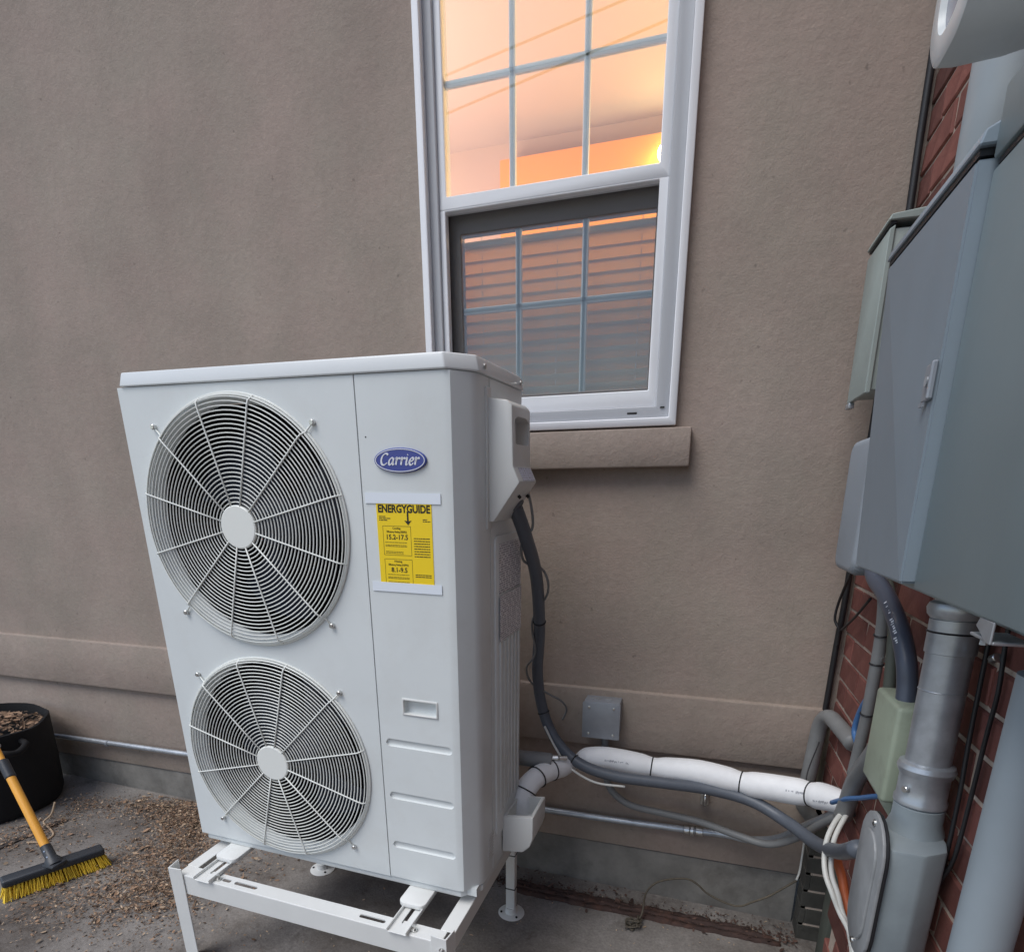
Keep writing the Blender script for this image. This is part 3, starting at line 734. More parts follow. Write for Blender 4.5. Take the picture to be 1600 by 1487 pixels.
bm = new(); box(bm, .6975, .8800, -.0022, -.0014, .8235, .8455); UP('tape_strip', bm, 'tape')
bm = new(); cyl(bm, (.7055, .0005, 1.165), (.7055, -.0006, 1.165), .0018, 8); UP('screw', bm, 'slot_dark')
# mounting feet under the base pan
for x in (.135, .775):
    bm = new(); prism(bm, roundrect(x-.035, x+.045, -.062, .06, .018), 'z', -.040, -.0245, .004)
    ft = UP('mounting_foot', bm, 'stand_white')
    bm = new(); lathe(bm, [(.012, 0), (.012, .004), (.007, .004), (.006, .012), (.001, .012)], (x+.006, -.030, -.0405), (0, 0, 1), 12); UP('bolt', bm, 'galv', ft)
bm = new(); prism(bm, [(x, y) for x, y in ((.10, D-.08), (.18, D-.08), (.18, D+.01), (.10, D+.01))], 'z', -.040, -.0245, .003); prism(bm, [(x, y) for x, y in ((.74, D-.08), (.82, D-.08), (.82, D+.01), (.74, D+.01))], 'z', -.040, -.0245, .003); UP('rear_feet', bm, 'stand_white')

# ================================================================ STAND
stand = thing('equipment_stand', 'white slotted steel stand under the heat pump unit', 'stand', None, matrix=UM @ Matrix.Translation((.03, -.12, -.39)))
SO = Vector((-.03, .12, .39))
def SP(n_, b_, m_, par=None):
    b_.transform(Matrix.Translation(SO)); return part(n_, b_, m_, par or stand, local=True)
ZT = -.049
def channel(x0, x1, y0, y1, top, drop, th=.004):
    t = new(); box(t, x0, x1, y0, y1, top-th, top, .001, 1); return t
# front beam: top flange with slots, front web
bm = new(); box(bm, .035, .908, -.142, -.098, ZT-.004, ZT, .0012, 1)
cuts = []
for (a, b) in ((.232, .312), (.188, .218), (.655, .735), (.750, .79)):
    c = new(); prism(c, roundrect(a, b, -.127, -.114, .006), 'z', ZT-.02, ZT+.02); cuts.append(c)
bm = boolean(bm, cuts); box(bm, .035, .908, -.1425, -.1385, ZT-.068, ZT-.0015, .001, 1); SP('front_beam', bm, 'stand_white')
bm = new(); box(bm, .035, .908, .40, .444, ZT-.004, ZT, .0012, 1); box(bm, .035, .908, .441, .4445, ZT-.055, ZT-.0015, .001, 1); SP('rear_beam', bm, 'stand_white')
for x0 in (.030, .886):
    bm = new(); box(bm, x0, x0+.042, -.0975, .3995, ZT-.0045, ZT-.0005, .0012, 1); xe = x0 if x0 < .5 else x0+.038
    box(bm, xe, xe+.004, -.0975, .3995, ZT-.055, ZT-.002, .001, 1); SP('side_rail', bm, 'stand_white')
for x in (.138, .785):
    bm = new(); box(bm, x-.030, x+.030, -.152, .43, ZT+.001, ZT+.0045, .001, 1)
    c = new(); prism(c, roundrect(x-.006, x+.006, -.115, -.045, .0055), 'z', ZT-.02, ZT+.02)
    bm = boolean(bm, [c]); box(bm, x+.026, x+.030, -.152, .43, ZT+.002, ZT+.014, .001, 1); box(bm, x-.030, x-.026, -.152, .43, ZT+.002, ZT+.014, .001, 1)
    cr_ = SP('cross_rail', bm, 'stand_white')
    for dx in (.038,):
        bm = new(); lathe(bm, [(.009, 0), (.009, .005), (.005, .005), (.005, .016), (.001, .016)], (x+dx, -.125, ZT+.0005), (0, 0, 1), 10); SP('bolt', bm, 'bolt', cr_)
# legs: folded angle posts, then round discs on the ground
for (x, y, fx, zf) in ((.030, -.139, 1, -.400), (.912, -.139, -1, -.402)):
    bm = new(); prism(bm, [(x-.012*fx, y-.008), (x+.030*fx, y-.0045), (x+.030*fx, y-.0085), (x-.016*fx, y-.0125), (x-.022*fx, y+.03), (x-.018*fx, y+.03)], 'z', zf+.004, ZT+.022, .001, 1)
    lg = SP('leg', bm, 'stand_white')
    for zz in (-.062, -.086):
        bm = new(); lathe(bm, [(.008, 0), (.008, .005), (.0045, .005), (.0045, .018), (.001, .018)], ((x-.018*fx, y+.010, zz) if fx > 0 else (x+.004, y-.010, zz)), ((-1, 0, 0) if fx > 0 else (0, -1, 0)), 10); SP('bolt', bm, 'bolt', lg)
    bm = new(); cyl(bm, (x, y, zf-.004), (x, y, zf+.006), .045, 28, .002); SP('foot_disc', bm, 'stand_white', lg)
for (x, y, zf) in ((.115, .412, -.400), (.905, .432, -.4135)):
    bm = new(); box(bm, x-.017, x+.017, y-.014, y+.014, zf+.012, ZT-.006, .004)
    lg = SP('leg', bm, 'stand_white')
    bm = new(); lathe(bm, [(.048, 0), (.048, .003), (.040, .006), (.022, .008), (.020, .03), (.001, .03)], (x, y, zf-.001), (0, 0, 1), 32); ft = SP('foot_disc', bm, 'stand_white', lg)
    for k in range(3):
        a = R(120*k+200); bm = new(); cyl(bm, (x+.036*math.cos(a), y+.036*math.sin(a), zf+.004), (x+.036*math.cos(a), y+.036*math.sin(a), zf+.0085), .0042, 8); SP('bolt_hole', bm, 'slot_dark', lg)
    if x > .5:
        for zz in (-.16, -.30):
            bm = new(); frame(bm, x-.0185, x+.0185, zz-.0015, zz+.0015, .0008, y-.0155, y+.0155); box(bm, x-.0185, x+.0185, y-.016, y-.0145, zz-.0015, zz+.0015); SP('cable_tie', bm, 'cable_black', lg)

# ================================================================ PIPES AND CABLES
def tie(c, ax, r_, par, m='cable_black', w=.0022):
    bm = new(); torus(bm, c, ax, r_, w, 24, 6); return part('cable_tie', bm, m, par)
# white insulated line set
ls = thing('insulated_pipe_run', 'white foam insulated refrigerant pipe strapped along the wall behind the unit', 'insulated pipe', (-.2, 1.84, -1.0))
P1 = [(-.474, 1.620, -.985), (-.466, 1.630, -.905), (-.444, 1.672, -.862), (-.402, 1.75, -.852), (-.338, 1.845, -.864)]
bm = new(); tube(bm, P1, lambda t: .036*(.98+.03*math.sin(t*9)) if t < .86 else .036*(1-.55*((t-.86)/.14)**1.3), 20, 10)
part('insulation_sleeve', bm, 'foam_white', ls)
P2 = [(-.335, 1.855, -.866), (-.300, 1.865, -.852), (-.250, 1.872, -.846), (-.188, 1.878, -.850), (-.066, 1.880, -.862), (.063, 1.860, -.850), (.196, 1.840, -.859), (.287, 1.80, -.844), (.377, 1.75, -.827), (.424, 1.70, -.811), (.455, 1.655, -.802)]
def r2(t):
    r_ = .041
    if t < .10: r_ *= .45+.55*(t/.10)**.6
    for tt in (.39, .60, .80): r_ *= 1-.16*math.exp(-((t-tt)/.022)**2)
    if t > .80: r_ *= 1-.34*((t-.80)/.20)**1.5
    return r_
bm = new(); tube(bm, P2, r2, 24, 14); part('insulation_sleeve', bm, 'foam_white', ls)
s2 = spline(P2, 14)
for tt in (.39, .60, .80):
    i = int(tt*(len(s2)-1)); tie(s2[i], s2[i+1]-s2[i-1], r2(tt)+.0006, ls)
s1 = spline(P1, 10)
for i in (14, 23, 30, 3): tie(s1[i], s1[i+1]-s1[i-1], .0368, ls)
# faint print on the foam
def pipe_print(spl, i0, i1, rf, ang, m):
    bm = new(); rg = random.Random(2)
    for i in range(i0, i1):
        p, d = spl[i], (spl[i+1]-spl[i]); 
        nr = Vector((0, -1, 0)); nr = (nr-d.normalized()*nr.dot(d.normalized())).normalized(); bi = d.normalized().cross(nr)
        for k in range(2):
            q = p+d*(k*.5); rad_ = rf(i/(len(spl)-1))+.0003
            c_ = q+(nr*math.cos(ang)+bi*math.sin(ang))*rad_
            u_ = d.normalized(); v_ = (-nr*math.sin(ang)+bi*math.cos(ang))
            h = rg.uniform(.0012, .0034); w_ = rg.uniform(.0008, .0024); c_ += v_*rg.uniform(-.002, .002)
            if rg.random() < .3: continue
            bm.faces.new([bm.verts.new(c_+u_*a+v_*b) for a, b in ((-w_, -h), (w_, -h), (w_, h), (-w_, h))])
    return bm
mat('faint_ink', (.42, .43, .46), .6)
part('printed_marks', pipe_print(s2, 30, 46, r2, -.30, 0), 'faint_ink', ls)
part('printed_marks', pipe_print(s2, 104, 112, r2, -.45, 0), 'faint_ink', ls)
part('printed_marks', pipe_print(s2, 119, 131, r2, -.20, 0), 'faint_ink', ls)
# dark flexible conduit from the electrical cover round to the brick wall
FP = [(-.462, 1.462, .045), (-.452, 1.475, .012), (-.442, 1.495, -.024), (-.432, 1.55, -.095), (-.432, 1.66, -.208), (-.452, 1.78, -.383), (-.475, 1.85, -.551), (-.463, 1.875, -.685), (-.412, 1.852, -.783), (-.322, 1.805, -.840), (-.201, 1.795, -.868), (-.036, 1.808, -.878), (.105, 1.822, -.888), (.231, 1.805, -.902), (.327, 1.74, -.924), (.378, 1.60, -.901), (.381, 1.40, -.802), (.352, 1.17, -.658)]
fx = thing('flexible_conduit', 'dark grey flexible conduit hanging from the unit and running under the white pipe', 'conduit', (-.4, 1.7, -.9))
bm = new(); tube(bm, FP, .0185, 16, 8); part('sheath', bm, 'flex_dark', fx)
bm = new(); tube(bm, [(-.464, 1.460, .052), (-.454, 1.472, .015), (-.446, 1.488, -.012)], .027, 16, 4); part('connector', bm, 'flex_dark', fx)
s3 = spline(FP, 8)
for i in (39, 57, 71): tie(s3[i], s3[i+1]-s3[i-1], .0192, fx)
# thin control wire wound round it
bm = new()
tube(bm, [(-.425, 1.50, .055), (-.408, 1.51, -.01), (-.412, 1.54, -.07), (-.440, 1.545, -.095), (-.452, 1.60, -.16), (-.412, 1.66, -.19), (-.407, 1.70, -.26), (-.470, 1.76, -.36), (-.470, 1.80, -.47), (-.505, 1.82, -.53), (-.495, 1.85, -.59), (-.440, 1.87, -.63), (-.405, 1.90, -.66), (-.390, 1.93, -.70), (-.405, 1.94, -.745)], .0035, 8, 8)
solo('control_wire', bm, 'pvc_grey', 'thin grey wire twisted round the dark flexible conduit beside the unit', 'wire')
bm = new(); tube(bm, [(-.445, 1.835, -.735), (-.405, 1.822, -.80), (-.35, 1.79, -.852), (-.26, 1.772, -.888), (-.16, 1.778, -.894)], .004, 8, 8)
solo('white_wire', bm, 'cable_white', 'thin white wire along the underside of the dark flexible conduit bend', 'wire')
# grey whip from unit back with steel connector
wh = thing('grey_whip_conduit', 'grey conduit stub with a shiny connector behind the unit corner', 'conduit', (-.5, 1.74, -.82))
bm = new(); tube(bm, [(-.62, 1.74, -.815), (-.50, 1.735, -.815), (-.43, 1.745, -.818), (-.40, 1.75, -.822)], .026, 14, 6); part('sheath', bm, 'pvc_grey', wh)
bm = new(); cyl(bm, (-.402, 1.755, -.812), (-.378, 1.76, -.812), .011, 12, .002); cyl(bm, (-.378, 1.76, -.812), (-.352, 1.77, -.813), .008, 12, .002); part('connector', bm, 'bolt', wh)

# steel conduit along the wall
em = thing('steel_conduit', 'thin galvanised steel conduit running low along the whole stucco wall', 'conduit', (-1.2, 1.97, -1.12))
bm = new(); tube(bm, [(-3.6, 1.975, -1.112), (-2.2, 1.978, -1.112), (-.48, 1.978, -1.133), (.0, 1.975, -1.131), (.171, 1.965, -1.123), (.253, 1.95, -1.120), (.334, 1.90, -1.071), (.399, 1.80, -.951), (.447, 1.65, -.815)], .0125, 12, 10); part('tube', bm, 'galv', em)
bm = new()
for (a, b, r_) in ((.038, .058, .0165), (.060, .074, .019), (.078, .104, .0165)): cyl(bm, (a, 1.972, -1.1295), (b, 1.971, -1.1288), r_, 14, .002)
for x in (.046, .090): cyl(bm, (x, 1.955, -1.121), (x, 1.949, -1.118), .005, 8)
part('coupling', bm, 'bolt', em)
bm = new(); cyl(bm, (-2.66, 1.9755, -1.112), (-2.645, 1.9755, -1.112), .016, 14, .002); part('coupling', bm, 'galv', em)
bm = new(); tube(bm, [(.10, 2.004, -.985), (.10, 1.976, -.985), (.10, 1.968, -1.0), (.10, 1.974, -1.022), (.10, 2.003, -1.027)], .008, 8, 6); box(bm, .086, .114, 1.996, 2.006, -1.035, -.975, .003)
solo('pipe_strap', bm, 'bolt', 'small shiny empty pipe clip on the lower wall below the white pipe', 'pipe clip')
# junction box
jb = thing('junction_box', 'square grey metal junction box on the trim band below the window', 'junction box', (-.265, 1.94, -.79))
bm = new(); box(bm, -.325, -.203, 1.906, 1.977, -.782, -.656, .003); part('body', bm, 'box_steel', jb)
bm = new(); box(bm, -.328, -.200, 1.900, 1.9055, -.786, -.658, .0015); cv = part('cover', bm, 'box_steel', jb)
for x in (-.306, -.222):
    for z in (-.77, -.674):
        bm = new(); lathe(bm, [(.005, 0), (.0045, .002), (.001, .003)], (x, 1.900, z), (0, -1, 0), 10); part('screw', bm, 'bolt', cv)
for x in (-.290, -.245):
    bm = new(); cyl(bm, (x, 1.94, -.6565), (x, 1.94, -.6545), .012, 16); part('knockout', bm, 'galv', jb)
# grey plastic conduit dropping from it
bm = new(); tube(bm, [(-.254, 1.945, -.785), (-.250, 1.945, -.86), (-.246, 1.943, -.926), (-.221, 1.935, -.993), (-.15, 1.925, -1.036), (-.028, 1.915, -1.046), (.09, 1.905, -1.054), (.204, 1.885, -1.072), (.299, 1.85, -1.069), (.37, 1.80, -1.003), (.417, 1.70, -.884), (.452, 1.60, -.793)], .0125, 12, 8)
solo('sagging_cable', bm, 'pvc_grey', 'grey cable dropping from the junction box and sagging below the white pipe', 'cable')

# ---- corner pipes and cables on the brick wall
bm = new(); tube(bm, [(.462, 1.97, -1.06), (.435, 1.965, -1.01), (.402, 1.95, -.955), (.405, 1.94, -.86), (.410, 1.935, -.735), (.414, 1.92, -.662), (.425, 1.88, -.630), (.440, 1.80, -.634), (.452, 1.70, -.639)], .023, 16, 8)
solo('grey_elbow_pipe', bm, 'pvc_grey', 'grey pipe rising in the wall corner and bending over to the brick wall', 'pipe')
bm = new(); tube(bm, [(.442, 1.985, 1.9), (.442, 1.985, .94), (.443, 1.975, .645), (.440, 1.985, .2), (.440, 1.985, -.27), (.436, 1.985, -.43), (.434, 1.985, -.60), (.432, 1.983, -.66)], .009, 8, 5)
solo('corner_cable', bm, 'cable_black', 'thick black cable running straight down the wall corner beside the bricks', 'cable')
bm = new(); tube(bm, [(.42, 1.864, -.19), (.418, 1.95, -.285), (.416, 1.965, -.345), (.430, 1.955, -.379), (.436, 1.97, -.43)], .004, 8, 8)
solo('looped_cable', bm, 'cable_black', 'thin black cable looping out of the grey plastic box at the corner', 'cable')
bm = new(); tube(bm, [(.434, 1.965, -.384), (.43, 1.807, -.313), (.43, 1.686, -.242)], .0035, 8, 6)
solo('slanting_wire', bm, 'cable_black', 'thin black wire slanting across the bricks below the grey plastic box', 'wire')
bm = new(); tube(bm, [(.412, 1.90, -.72), (.385, 1.86, -.80), (.378, 1.82, -.83), (.385, 1.77, -.80)], .002, 6, 6)
solo('hanging_tie_thread', bm, 'cable_black', 'thin black thread hanging from the corner pipe to the white pipe end', 'thread')
nc = thing('grey_riser_conduit', 'narrow grey conduit with black ties dropping from the meter cabinet', 'conduit', (.42, 1.51, -.6))
NP = [(.41, 1.575, -.10), (.41, 1.55, -.173), (.412, 1.503, -.225), (.42, 1.51, -.31), (.42, 1.508, -.401), (.42, 1.511, -.49), (.42, 1.526, -.586), (.42, 1.54, -.66)]
bm = new(); tube(bm, NP, .0135, 14, 8); part('tube', bm, 'pvc_grey', nc)
s4 = spline(NP, 8)
for i in (23, 29, 40): tie(s4[i], s4[i+1]-s4[i-1], .0142, nc)
bm = new(); cyl(bm, (.43, 1.53, -.355), (.43, 1.49, -.352), .006, 8); box(bm, .438, .46, 1.47, 1.56, -.362, -.346, .002); part('strap', bm, 'bolt', nc)
bm = new(); tube(bm, [(.395, 1.58, -.10), (.39, 1.54, -.164), (.39, 1.421, -.195), (.39, 1.306, -.238), (.395, 1.248, -.291), (.400, 1.232, -.338), (.400, 1.222, -.37)], .0175, 16, 8)
nv = solo('curved_cable', bm, 'flex_navy', 'thick dark navy cable curving out under the meter cabinet', 'cable')
NVP = spline([(.395, 1.58, -.10), (.39, 1.54, -.164), (.39, 1.421, -.195), (.39, 1.306, -.238), (.395, 1.248, -.291), (.400, 1.232, -.338), (.400, 1.222, -.37)], 8)
part('printed_marks', pipe_print(NVP, 19, 29, lambda t: .0175, .9, 0), 'badge_white', nv)
bm = new(); tube(bm, [(.425, 1.611, -.15), (.425, 1.471, -.244), (.425, 1.433, -.322), (.425, 1.411, -.395), (.425, 1.40, -.47)], .012, 12, 8)
solo('olive_cable', bm, 'green_post', 'olive grey cable beside the thick navy cable under the cabinet', 'cable')
bm = new(); tube(bm, [(.43, 1.52, -.43), (.432, 1.60, -.50), (.43, 1.625, -.575), (.432, 1.565, -.60), (.438, 1.50, -.625), (.44, 1.42, -.63)], .0075, 10, 8)
solo('blue_cable', bm, 'cable_blue', 'bright blue cable curling behind the pale green box', 'cable')
bm = new(); tube(bm, [(.445, 1.29, -.585), (.442, 1.36, -.625), (.432, 1.42, -.66), (.425, 1.47, -.69), (.412, 1.53, -.725), (.405, 1.62, -.783)], .0065, 10, 8)
solo('blue_cable', bm, 'cable_blue', 'bright blue cable tail lying over the end of the white pipe', 'cable')
bm = new(); tube(bm, [(.425, 1.58, -.80), (.425, 1.555, -.741), (.425, 1.52, -.661), (.425, 1.433, -.564), (.425, 1.403, -.527)], .022, 14, 8)
solo('slanted_pipe', bm, 'pvc_grey', 'dark grey pipe slanting up behind the pale green box', 'pipe')
for k, (dx, m_, lb) in enumerate(((0, 'cable_white', 'white cable looping down beside the conduit elbow, left one of two'), (.016, 'cable_white', 'white cable looping down beside the conduit elbow, right one of two'))):
    bm = new(); tube(bm, [(.447+dx*.2, 1.60, -.783), (.408+dx, 1.55, -.788+dx*.3), (.379+dx, 1.50, -.818), (.373+dx, 1.48, -.863), (.375+dx*.9, 1.45, -.899), (.389+dx*.8, 1.42, -.931), (.407+dx*.4, 1.40, -.968), (.425, 1.35+dx, -.995), (.429, 1.30+dx, -1.06), (.430, 1.30+dx, -1.30)], .0065, 10, 8)
    solo('looping_cable', bm, m_, lb, 'cable', 'white cables beside the conduit elbow')
bm = new(); tube(bm, [(.404, 1.50, -.84), (.409, 1.50, -.885), (.421, 1.48, -.919), (.427, 1.45, -.954), (.435, 1.42, -.98), (.445, 1.40, -1.0)], .011, 12, 8)
solo('orange_cable', bm, 'cable_orange', 'short orange cable between the white cables and the conduit elbow', 'cable')
bm = new(); tube(bm, [(.448, 1.08, -.14), (.448, 1.079, -.198), (.448, 1.074, -.274), (.448, 1.067, -.37), (.448, 1.054, -.49), (.443, 1.044, -.62), (.433, 1.061, -.713), (.43, 1.042, -.781), (.43, 1.04, -1.0), (.43, 1.04, -1.44)], .0036, 10, 6)
solo('drop_cable', bm, 'cable_black', 'black cable down the bricks right of the large conduit, nearer the conduit', 'cable')
bm = new(); tube(bm, [(.450, 1.033, -.14), (.450, 1.033, -.198), (.450, 1.019, -.278), (.451, 1.024, -.352), (.451, 1.025, -.462), (.446, 1.019, -.565), (.440, 1.036, -.629), (.436, 1.05, -.70)], .0034, 10, 6)
solo('drop_cable', bm, 'cable_black', 'black cable down the bricks right of the large conduit, farther from the conduit', 'cable')
bm = new(); cyl(bm, (.444, 1.045, -.235), (.444, 1.03, -.228), .007, 8, .001); solo('cable_clip', bm, 'bolt', 'small metal clip on the black cable below the cabinet bracket', 'clip')

# ================================================================ BOXES ON THE BRICK WALL
cab = thing('meter_cabinet', 'large blue grey metal meter cabinet on the brick wall', 'electrical cabinet', (.40, 1.1, -.13))
# back box
bm = new(); box(bm, .31, .4605, .52, 1.30, -.130, .43, .004); part('body', bm, 'cab_grey_cover', cab)
# door with a slight twist, its top edge gap dark
t = new()
fr_ = [(.270, .935, -.112), (.293, 1.285, -.124), (.271, 1.287, .368), (.270, .935, .366)]
bk_ = [(.312, .935, -.112), (.312, 1.285, -.124), (.312, 1.287, .368), (.312, .935, .366)]
A = [t.verts.new(p) for p in fr_]; B = [t.verts.new(p) for p in bk_]
t.faces.new(A); t.faces.new(B[::-1])
for i in range(4): t.faces.new((A[i], B[i], B[(i+1) % 4], A[(i+1) % 4]))
bmesh.ops.recalc_face_normals(t, faces=t.faces[:]); bmesh.ops.bevel(t, geom=t.edges[:], offset=.003, segments=2, affect='EDGES')
door = part('door', t, 'cab_grey', cab)
bm = new(); prism(bm, [(.272, .3695), (.300, .3695), (.300, .3765), (.272, .3765)], 'y', .938, 1.286); part('gasket', bm, 'cable_black', cab)
bm = new(); prism(bm, [(.268, .377), (.312, .377), (.312, .412), (.272, .392)], 'y', .930, 1.292, .002, 1); part('rain_hood', bm, 'cab_grey', cab)
bm = new(); box(bm, .2865, .312, .40, .932, -.118, .352, .003); cover = part('side_cover', bm, 'cab_grey_cover', cab)
bm = new(); box(bm, .2885, .308, .40, .925, .3545, .360); part('gasket', bm, 'cable_black', cab)
bm = new(); box(bm, .284, .312, .40, .931, .3615, .43, .003); part('rain_hood', bm, 'cab_grey_cover', cab)
bm = new(); box(bm, .2765, .287, .30, .575, -.116, .352, .003); part('overlap_strip', bm, 'cab_grey', cab)
bm = new(); box(bm, .266, .2695, .940, .972, .118, .163, .002, 1); box(bm, .262, .2695, .934, .941, .118, .163, .002, 1); box(bm, .2635, .267, .955, .967, .112, .117); hs_ = part('hasp', bm, 'box_steel', door)
bm = new(); cyl(bm, (.266, .952, .141), (.2625, .952, .141), .006, 12); part('rivet', bm, 'galv', hs_)
# bracket below
bm = new(); prism(bm, [(.690, -.1185), (.722, -.1185), (.728, -.128), (.700, -.141), (.690, -.141)], 'x', .2875, .290, .0008, 1)
box(bm, .2902, .325, .690, .745, -.1415, -.138, .001, 1); cyl(bm, (.297, .725, -.141), (.297, .725, -.148), .004, 8)
brk = part('bracket', bm, 'galv', cab)
# box with hood farther along, near the corner
gb = thing('green_grey_box', 'pale green grey metal box with a lid, behind the meter cabinet near the corner', 'electrical box', (.41, 1.80, .23))
bm = new(); box(bm, .362, .4605, 1.715, 1.885, .243, .566, .004); part('body', bm, 'green_grey', gb)
bm = new(); prism(bm, [(.350, .236), (.362, .236), (.362, .571), (.350, .563)], 'y', 1.708, 1.892, .002, 1); part('door', bm, 'green_grey', gb)
bm = new(); box(bm, .351, .3625, 1.709, 1.891, .5725, .577); part('gasket', bm, 'cable_black', gb)
bm = new(); prism(bm, [(.346, .578), (.4605, .578), (.4605, .600), (.350, .590)], 'y', 1.704, 1.896, .002, 1); part('top', bm, 'green_grey', gb)
bm = new(); box(bm, .348, .362, 1.86, 1.895, .222, .2355, .002); part('hinge', bm, 'galv', gb)
bm = new(); prism(bm, roundrect(1.585, 1.795, -.176, .135, .035, 6), 'x', .355, .4605, .016, 4)
solo('grey_plastic_box', bm, 'soft_grey', 'light grey rounded plastic box below the green grey box at the corner', 'utility box')
# pale green box behind the large conduit
pg = thing('pale_green_box', 'pale green plastic box behind the large conduit', 'utility box', (.41, 1.2, -.6))
bm = new(); box(bm, .372, .428, 1.165, 1.306, -.552, -.362, .008, 3); part('cover', bm, 'pale_green', pg)
bm = new(); box(bm, .4285, .4605, 1.160, 1.311, -.600, -.355, .004); part('base', bm, 'pale_green', pg)
bm = new(); box(bm, .402, .4284, 1.20, 1.285, -.598, -.5525, .004); part('skirt', bm, 'pale_green', pg)

# large conduit and its pulling elbow
bc_ = thing('large_conduit', 'thick galvanised conduit dropping from the cabinet to the cast elbow', 'conduit', (.41, 1.085, -.53))
AX = [(.410, 1.110, -.14), (.407, 1.090, -.50)]
a0, a1 = Vector(AX[0]), Vector(AX[1]); dv = (a1-a0).normalized()
bm = new(); cyl(bm, a0, a1, .0335, 32); part('pipe', bm, 'galv', bc_)
q = lambda t: a0+dv*t
bm = new(); lathe(bm, [(.034, 0), (.040, .004), (.043, .012), (.041, .022), (.036, .028), (.034, .028)], q(.018), dv, 32); lathe(bm, [(.034, 0), (.036, .001), (.036, .055), (.034, .056)], q(.047), dv, 32); part('upper_connector', bm, 'galv', bc_)
bm = new(); torus(bm, q(.068), dv, .0358, .0018, 32, 6); part('seal_ring', bm, 'cable_black', bc_)
bm = new(); torus(bm, q(.165), dv, .0336, .0012, 32, 6); part('seam_ring', bm, 'galv', bc_)
bm = new(); lathe(bm, [(.034, 0), (.041, .004), (.0435, .012), (.040, .022), (.0375, .026), (.0375, .064), (.040, .068), (.040, .076), (.034, .080)], q(.290), dv, 32); part('lower_connector', bm, 'galv', bc_)
bm = new(); cyl(bm, q(.335)+Vector((-.03, -.022, 0)), q(.335)+Vector((-.036, -.026, 0)), .006, 10, .001); part('set_screw', bm, 'bolt', bc_)
el = thing('conduit_elbow', 'cast grey conduit elbow with a screwed cover plate at lower right', 'conduit elbow', (.385, 1.06, -.79))
bm = new(); prism(bm, [(.345, 1.115), (.345, 1.004), (.352, .998), (.398, .995), (.436, 1.018), (.445, 1.05), (.445, 1.115)], 'z', -.775, -.556, .006, 2)
body = part('body', bm, 'paint_grey', el)
bm = new(); lathe(bm, [(.034, 0), (.0385, .002), (.0385, .03), (.045, .052), (.03, .07)], (.407, 1.088, -.506), (0, 0, -1), 28); part('hub', bm, 'paint_grey', el)
bm = new(); cyl(bm, (.40, 1.06, -.765), (.402, 1.06, -1.5), .024, 20); part('outlet_pipe', bm, 'pvc_grey', el)
def stadium(y0, y1, z0, z1, n_=10):
    r_ = (y1-y0)/2; c_ = (y0+y1)/2; out = []
    for k in range(n_+1): a = math.pi*k/n_; out.append((c_+r_*math.cos(a), z1-r_+r_*math.sin(a)))
    for k in range(n_+1): a = math.pi+math.pi*k/n_; out.append((c_+r_*math.cos(a), z0+r_+r_*math.sin(a)))
    return out
bm = new(); prism(bm, stadium(.985, 1.117, -.795, -.520), 'x', .3405, .3455, .0015, 1); gk = part('cover_gasket', bm, 'cable_black', el)
bm = new(); prism(bm, stadium(.985, 1.117, -.795, -.520), 'x', .334, .340, .002, 2); cp = part('cover_plate', bm, 'lb_cover', el)
bm = new(); prism(bm, stadium(1.006, 1.096, -.765, -.552), 'x', .329, .3345, .0025, 2); part('raised_field', bm, 'lb_cover', cp)
for z in (-.536, -.779):
    bm = new(); lathe(bm, [(.0065, 0), (.006, .003), (.002, .0045)], (.334, 1.051, z), (-1, 0, 0), 12); part('screw', bm, 'bolt', cp)
# grey downpipe close to the camera, mast above the cabinet
bm = new(); cyl(bm, (.408, .812, -1.455), (.408, .812, -.20), .033, 28); solo('plastic_downpipe', bm, 'mast_grey', 'light grey vertical pipe at the lower right edge, nearest the camera', 'pipe')
bm = new(); cyl(bm, (.405, 1.325, .25), (.405, 1.325, 2.4), .052, 28); solo('service_mast', bm, 'mast_grey', 'thick light grey pipe rising above the meter cabinet under the white lamp', 'pipe')
# dark green post at the foot of the corner
bm = new(); box(bm, .480, .615, 1.745, 1.83, -1.47, -1.06, .006); solo('green_post', bm, 'green_post', 'dark green painted post beside the brick pier at ground level', 'post')
# white flood lamp at top right
fl = thing('flood_lamp', 'white rounded flood lamp with grey face high on the brick wall', 'lamp', (.40, 1.18, .53))
def oval(y0, y1, z0, z1, r_): return roundrect(y0, y1, z0, z1, r_, 8)
t = new(); rings = []
for (x, s) in ((.252, .93), (.256, 1.0), (.275, 1.02), (.33, 1.0), (.40, .90), (.43, .80)):
    cy_, cz_ = 1.085, .645
    pts = oval(cy_-.078*s, cy_+.078*s, cz_-.10*s, cz_+.10*s, .062*s); rings.append([t.verts.new((x, a, b)) for a, b in pts])
for i in range(len(rings)-1):
    for k in range(len(rings[0])): j = (k+1) % len(rings[0]); t.faces.new((rings[i][k], rings[i][j], rings[i+1][j], rings[i+1][k]))
t.faces.new(rings[-1])
inr = [t.verts.new((.2525, a, b)) for a, b in oval(1.085-.052, 1.085+.052, .645-.072, .645+.072, .045)]
for k in range(len(inr)): j = (k+1) % len(inr); t.faces.new((rings[0][k], inr[k], inr[j], rings[0][j]))
inb = [t.verts.new((.262, a, b)) for a, b in oval(1.085-.049, 1.085+.049, .645-.069, .645+.069, .043)]
for k in range(len(inr)): j = (k+1) % len(inr); t.faces.new((inr[k], inb[k], inb[j], inr[j]))
bmesh.ops.recalc_face_normals(t, faces=t.faces[:]); part('housing', t, 'lamp_white', fl, ang=50)
bm = new(); prism(bm, oval(1.085-.050, 1.085+.050, .645-.070, .645+.070, .043), 'x', .2605, .265); part('lens', bm, 'lamp_lens', fl)
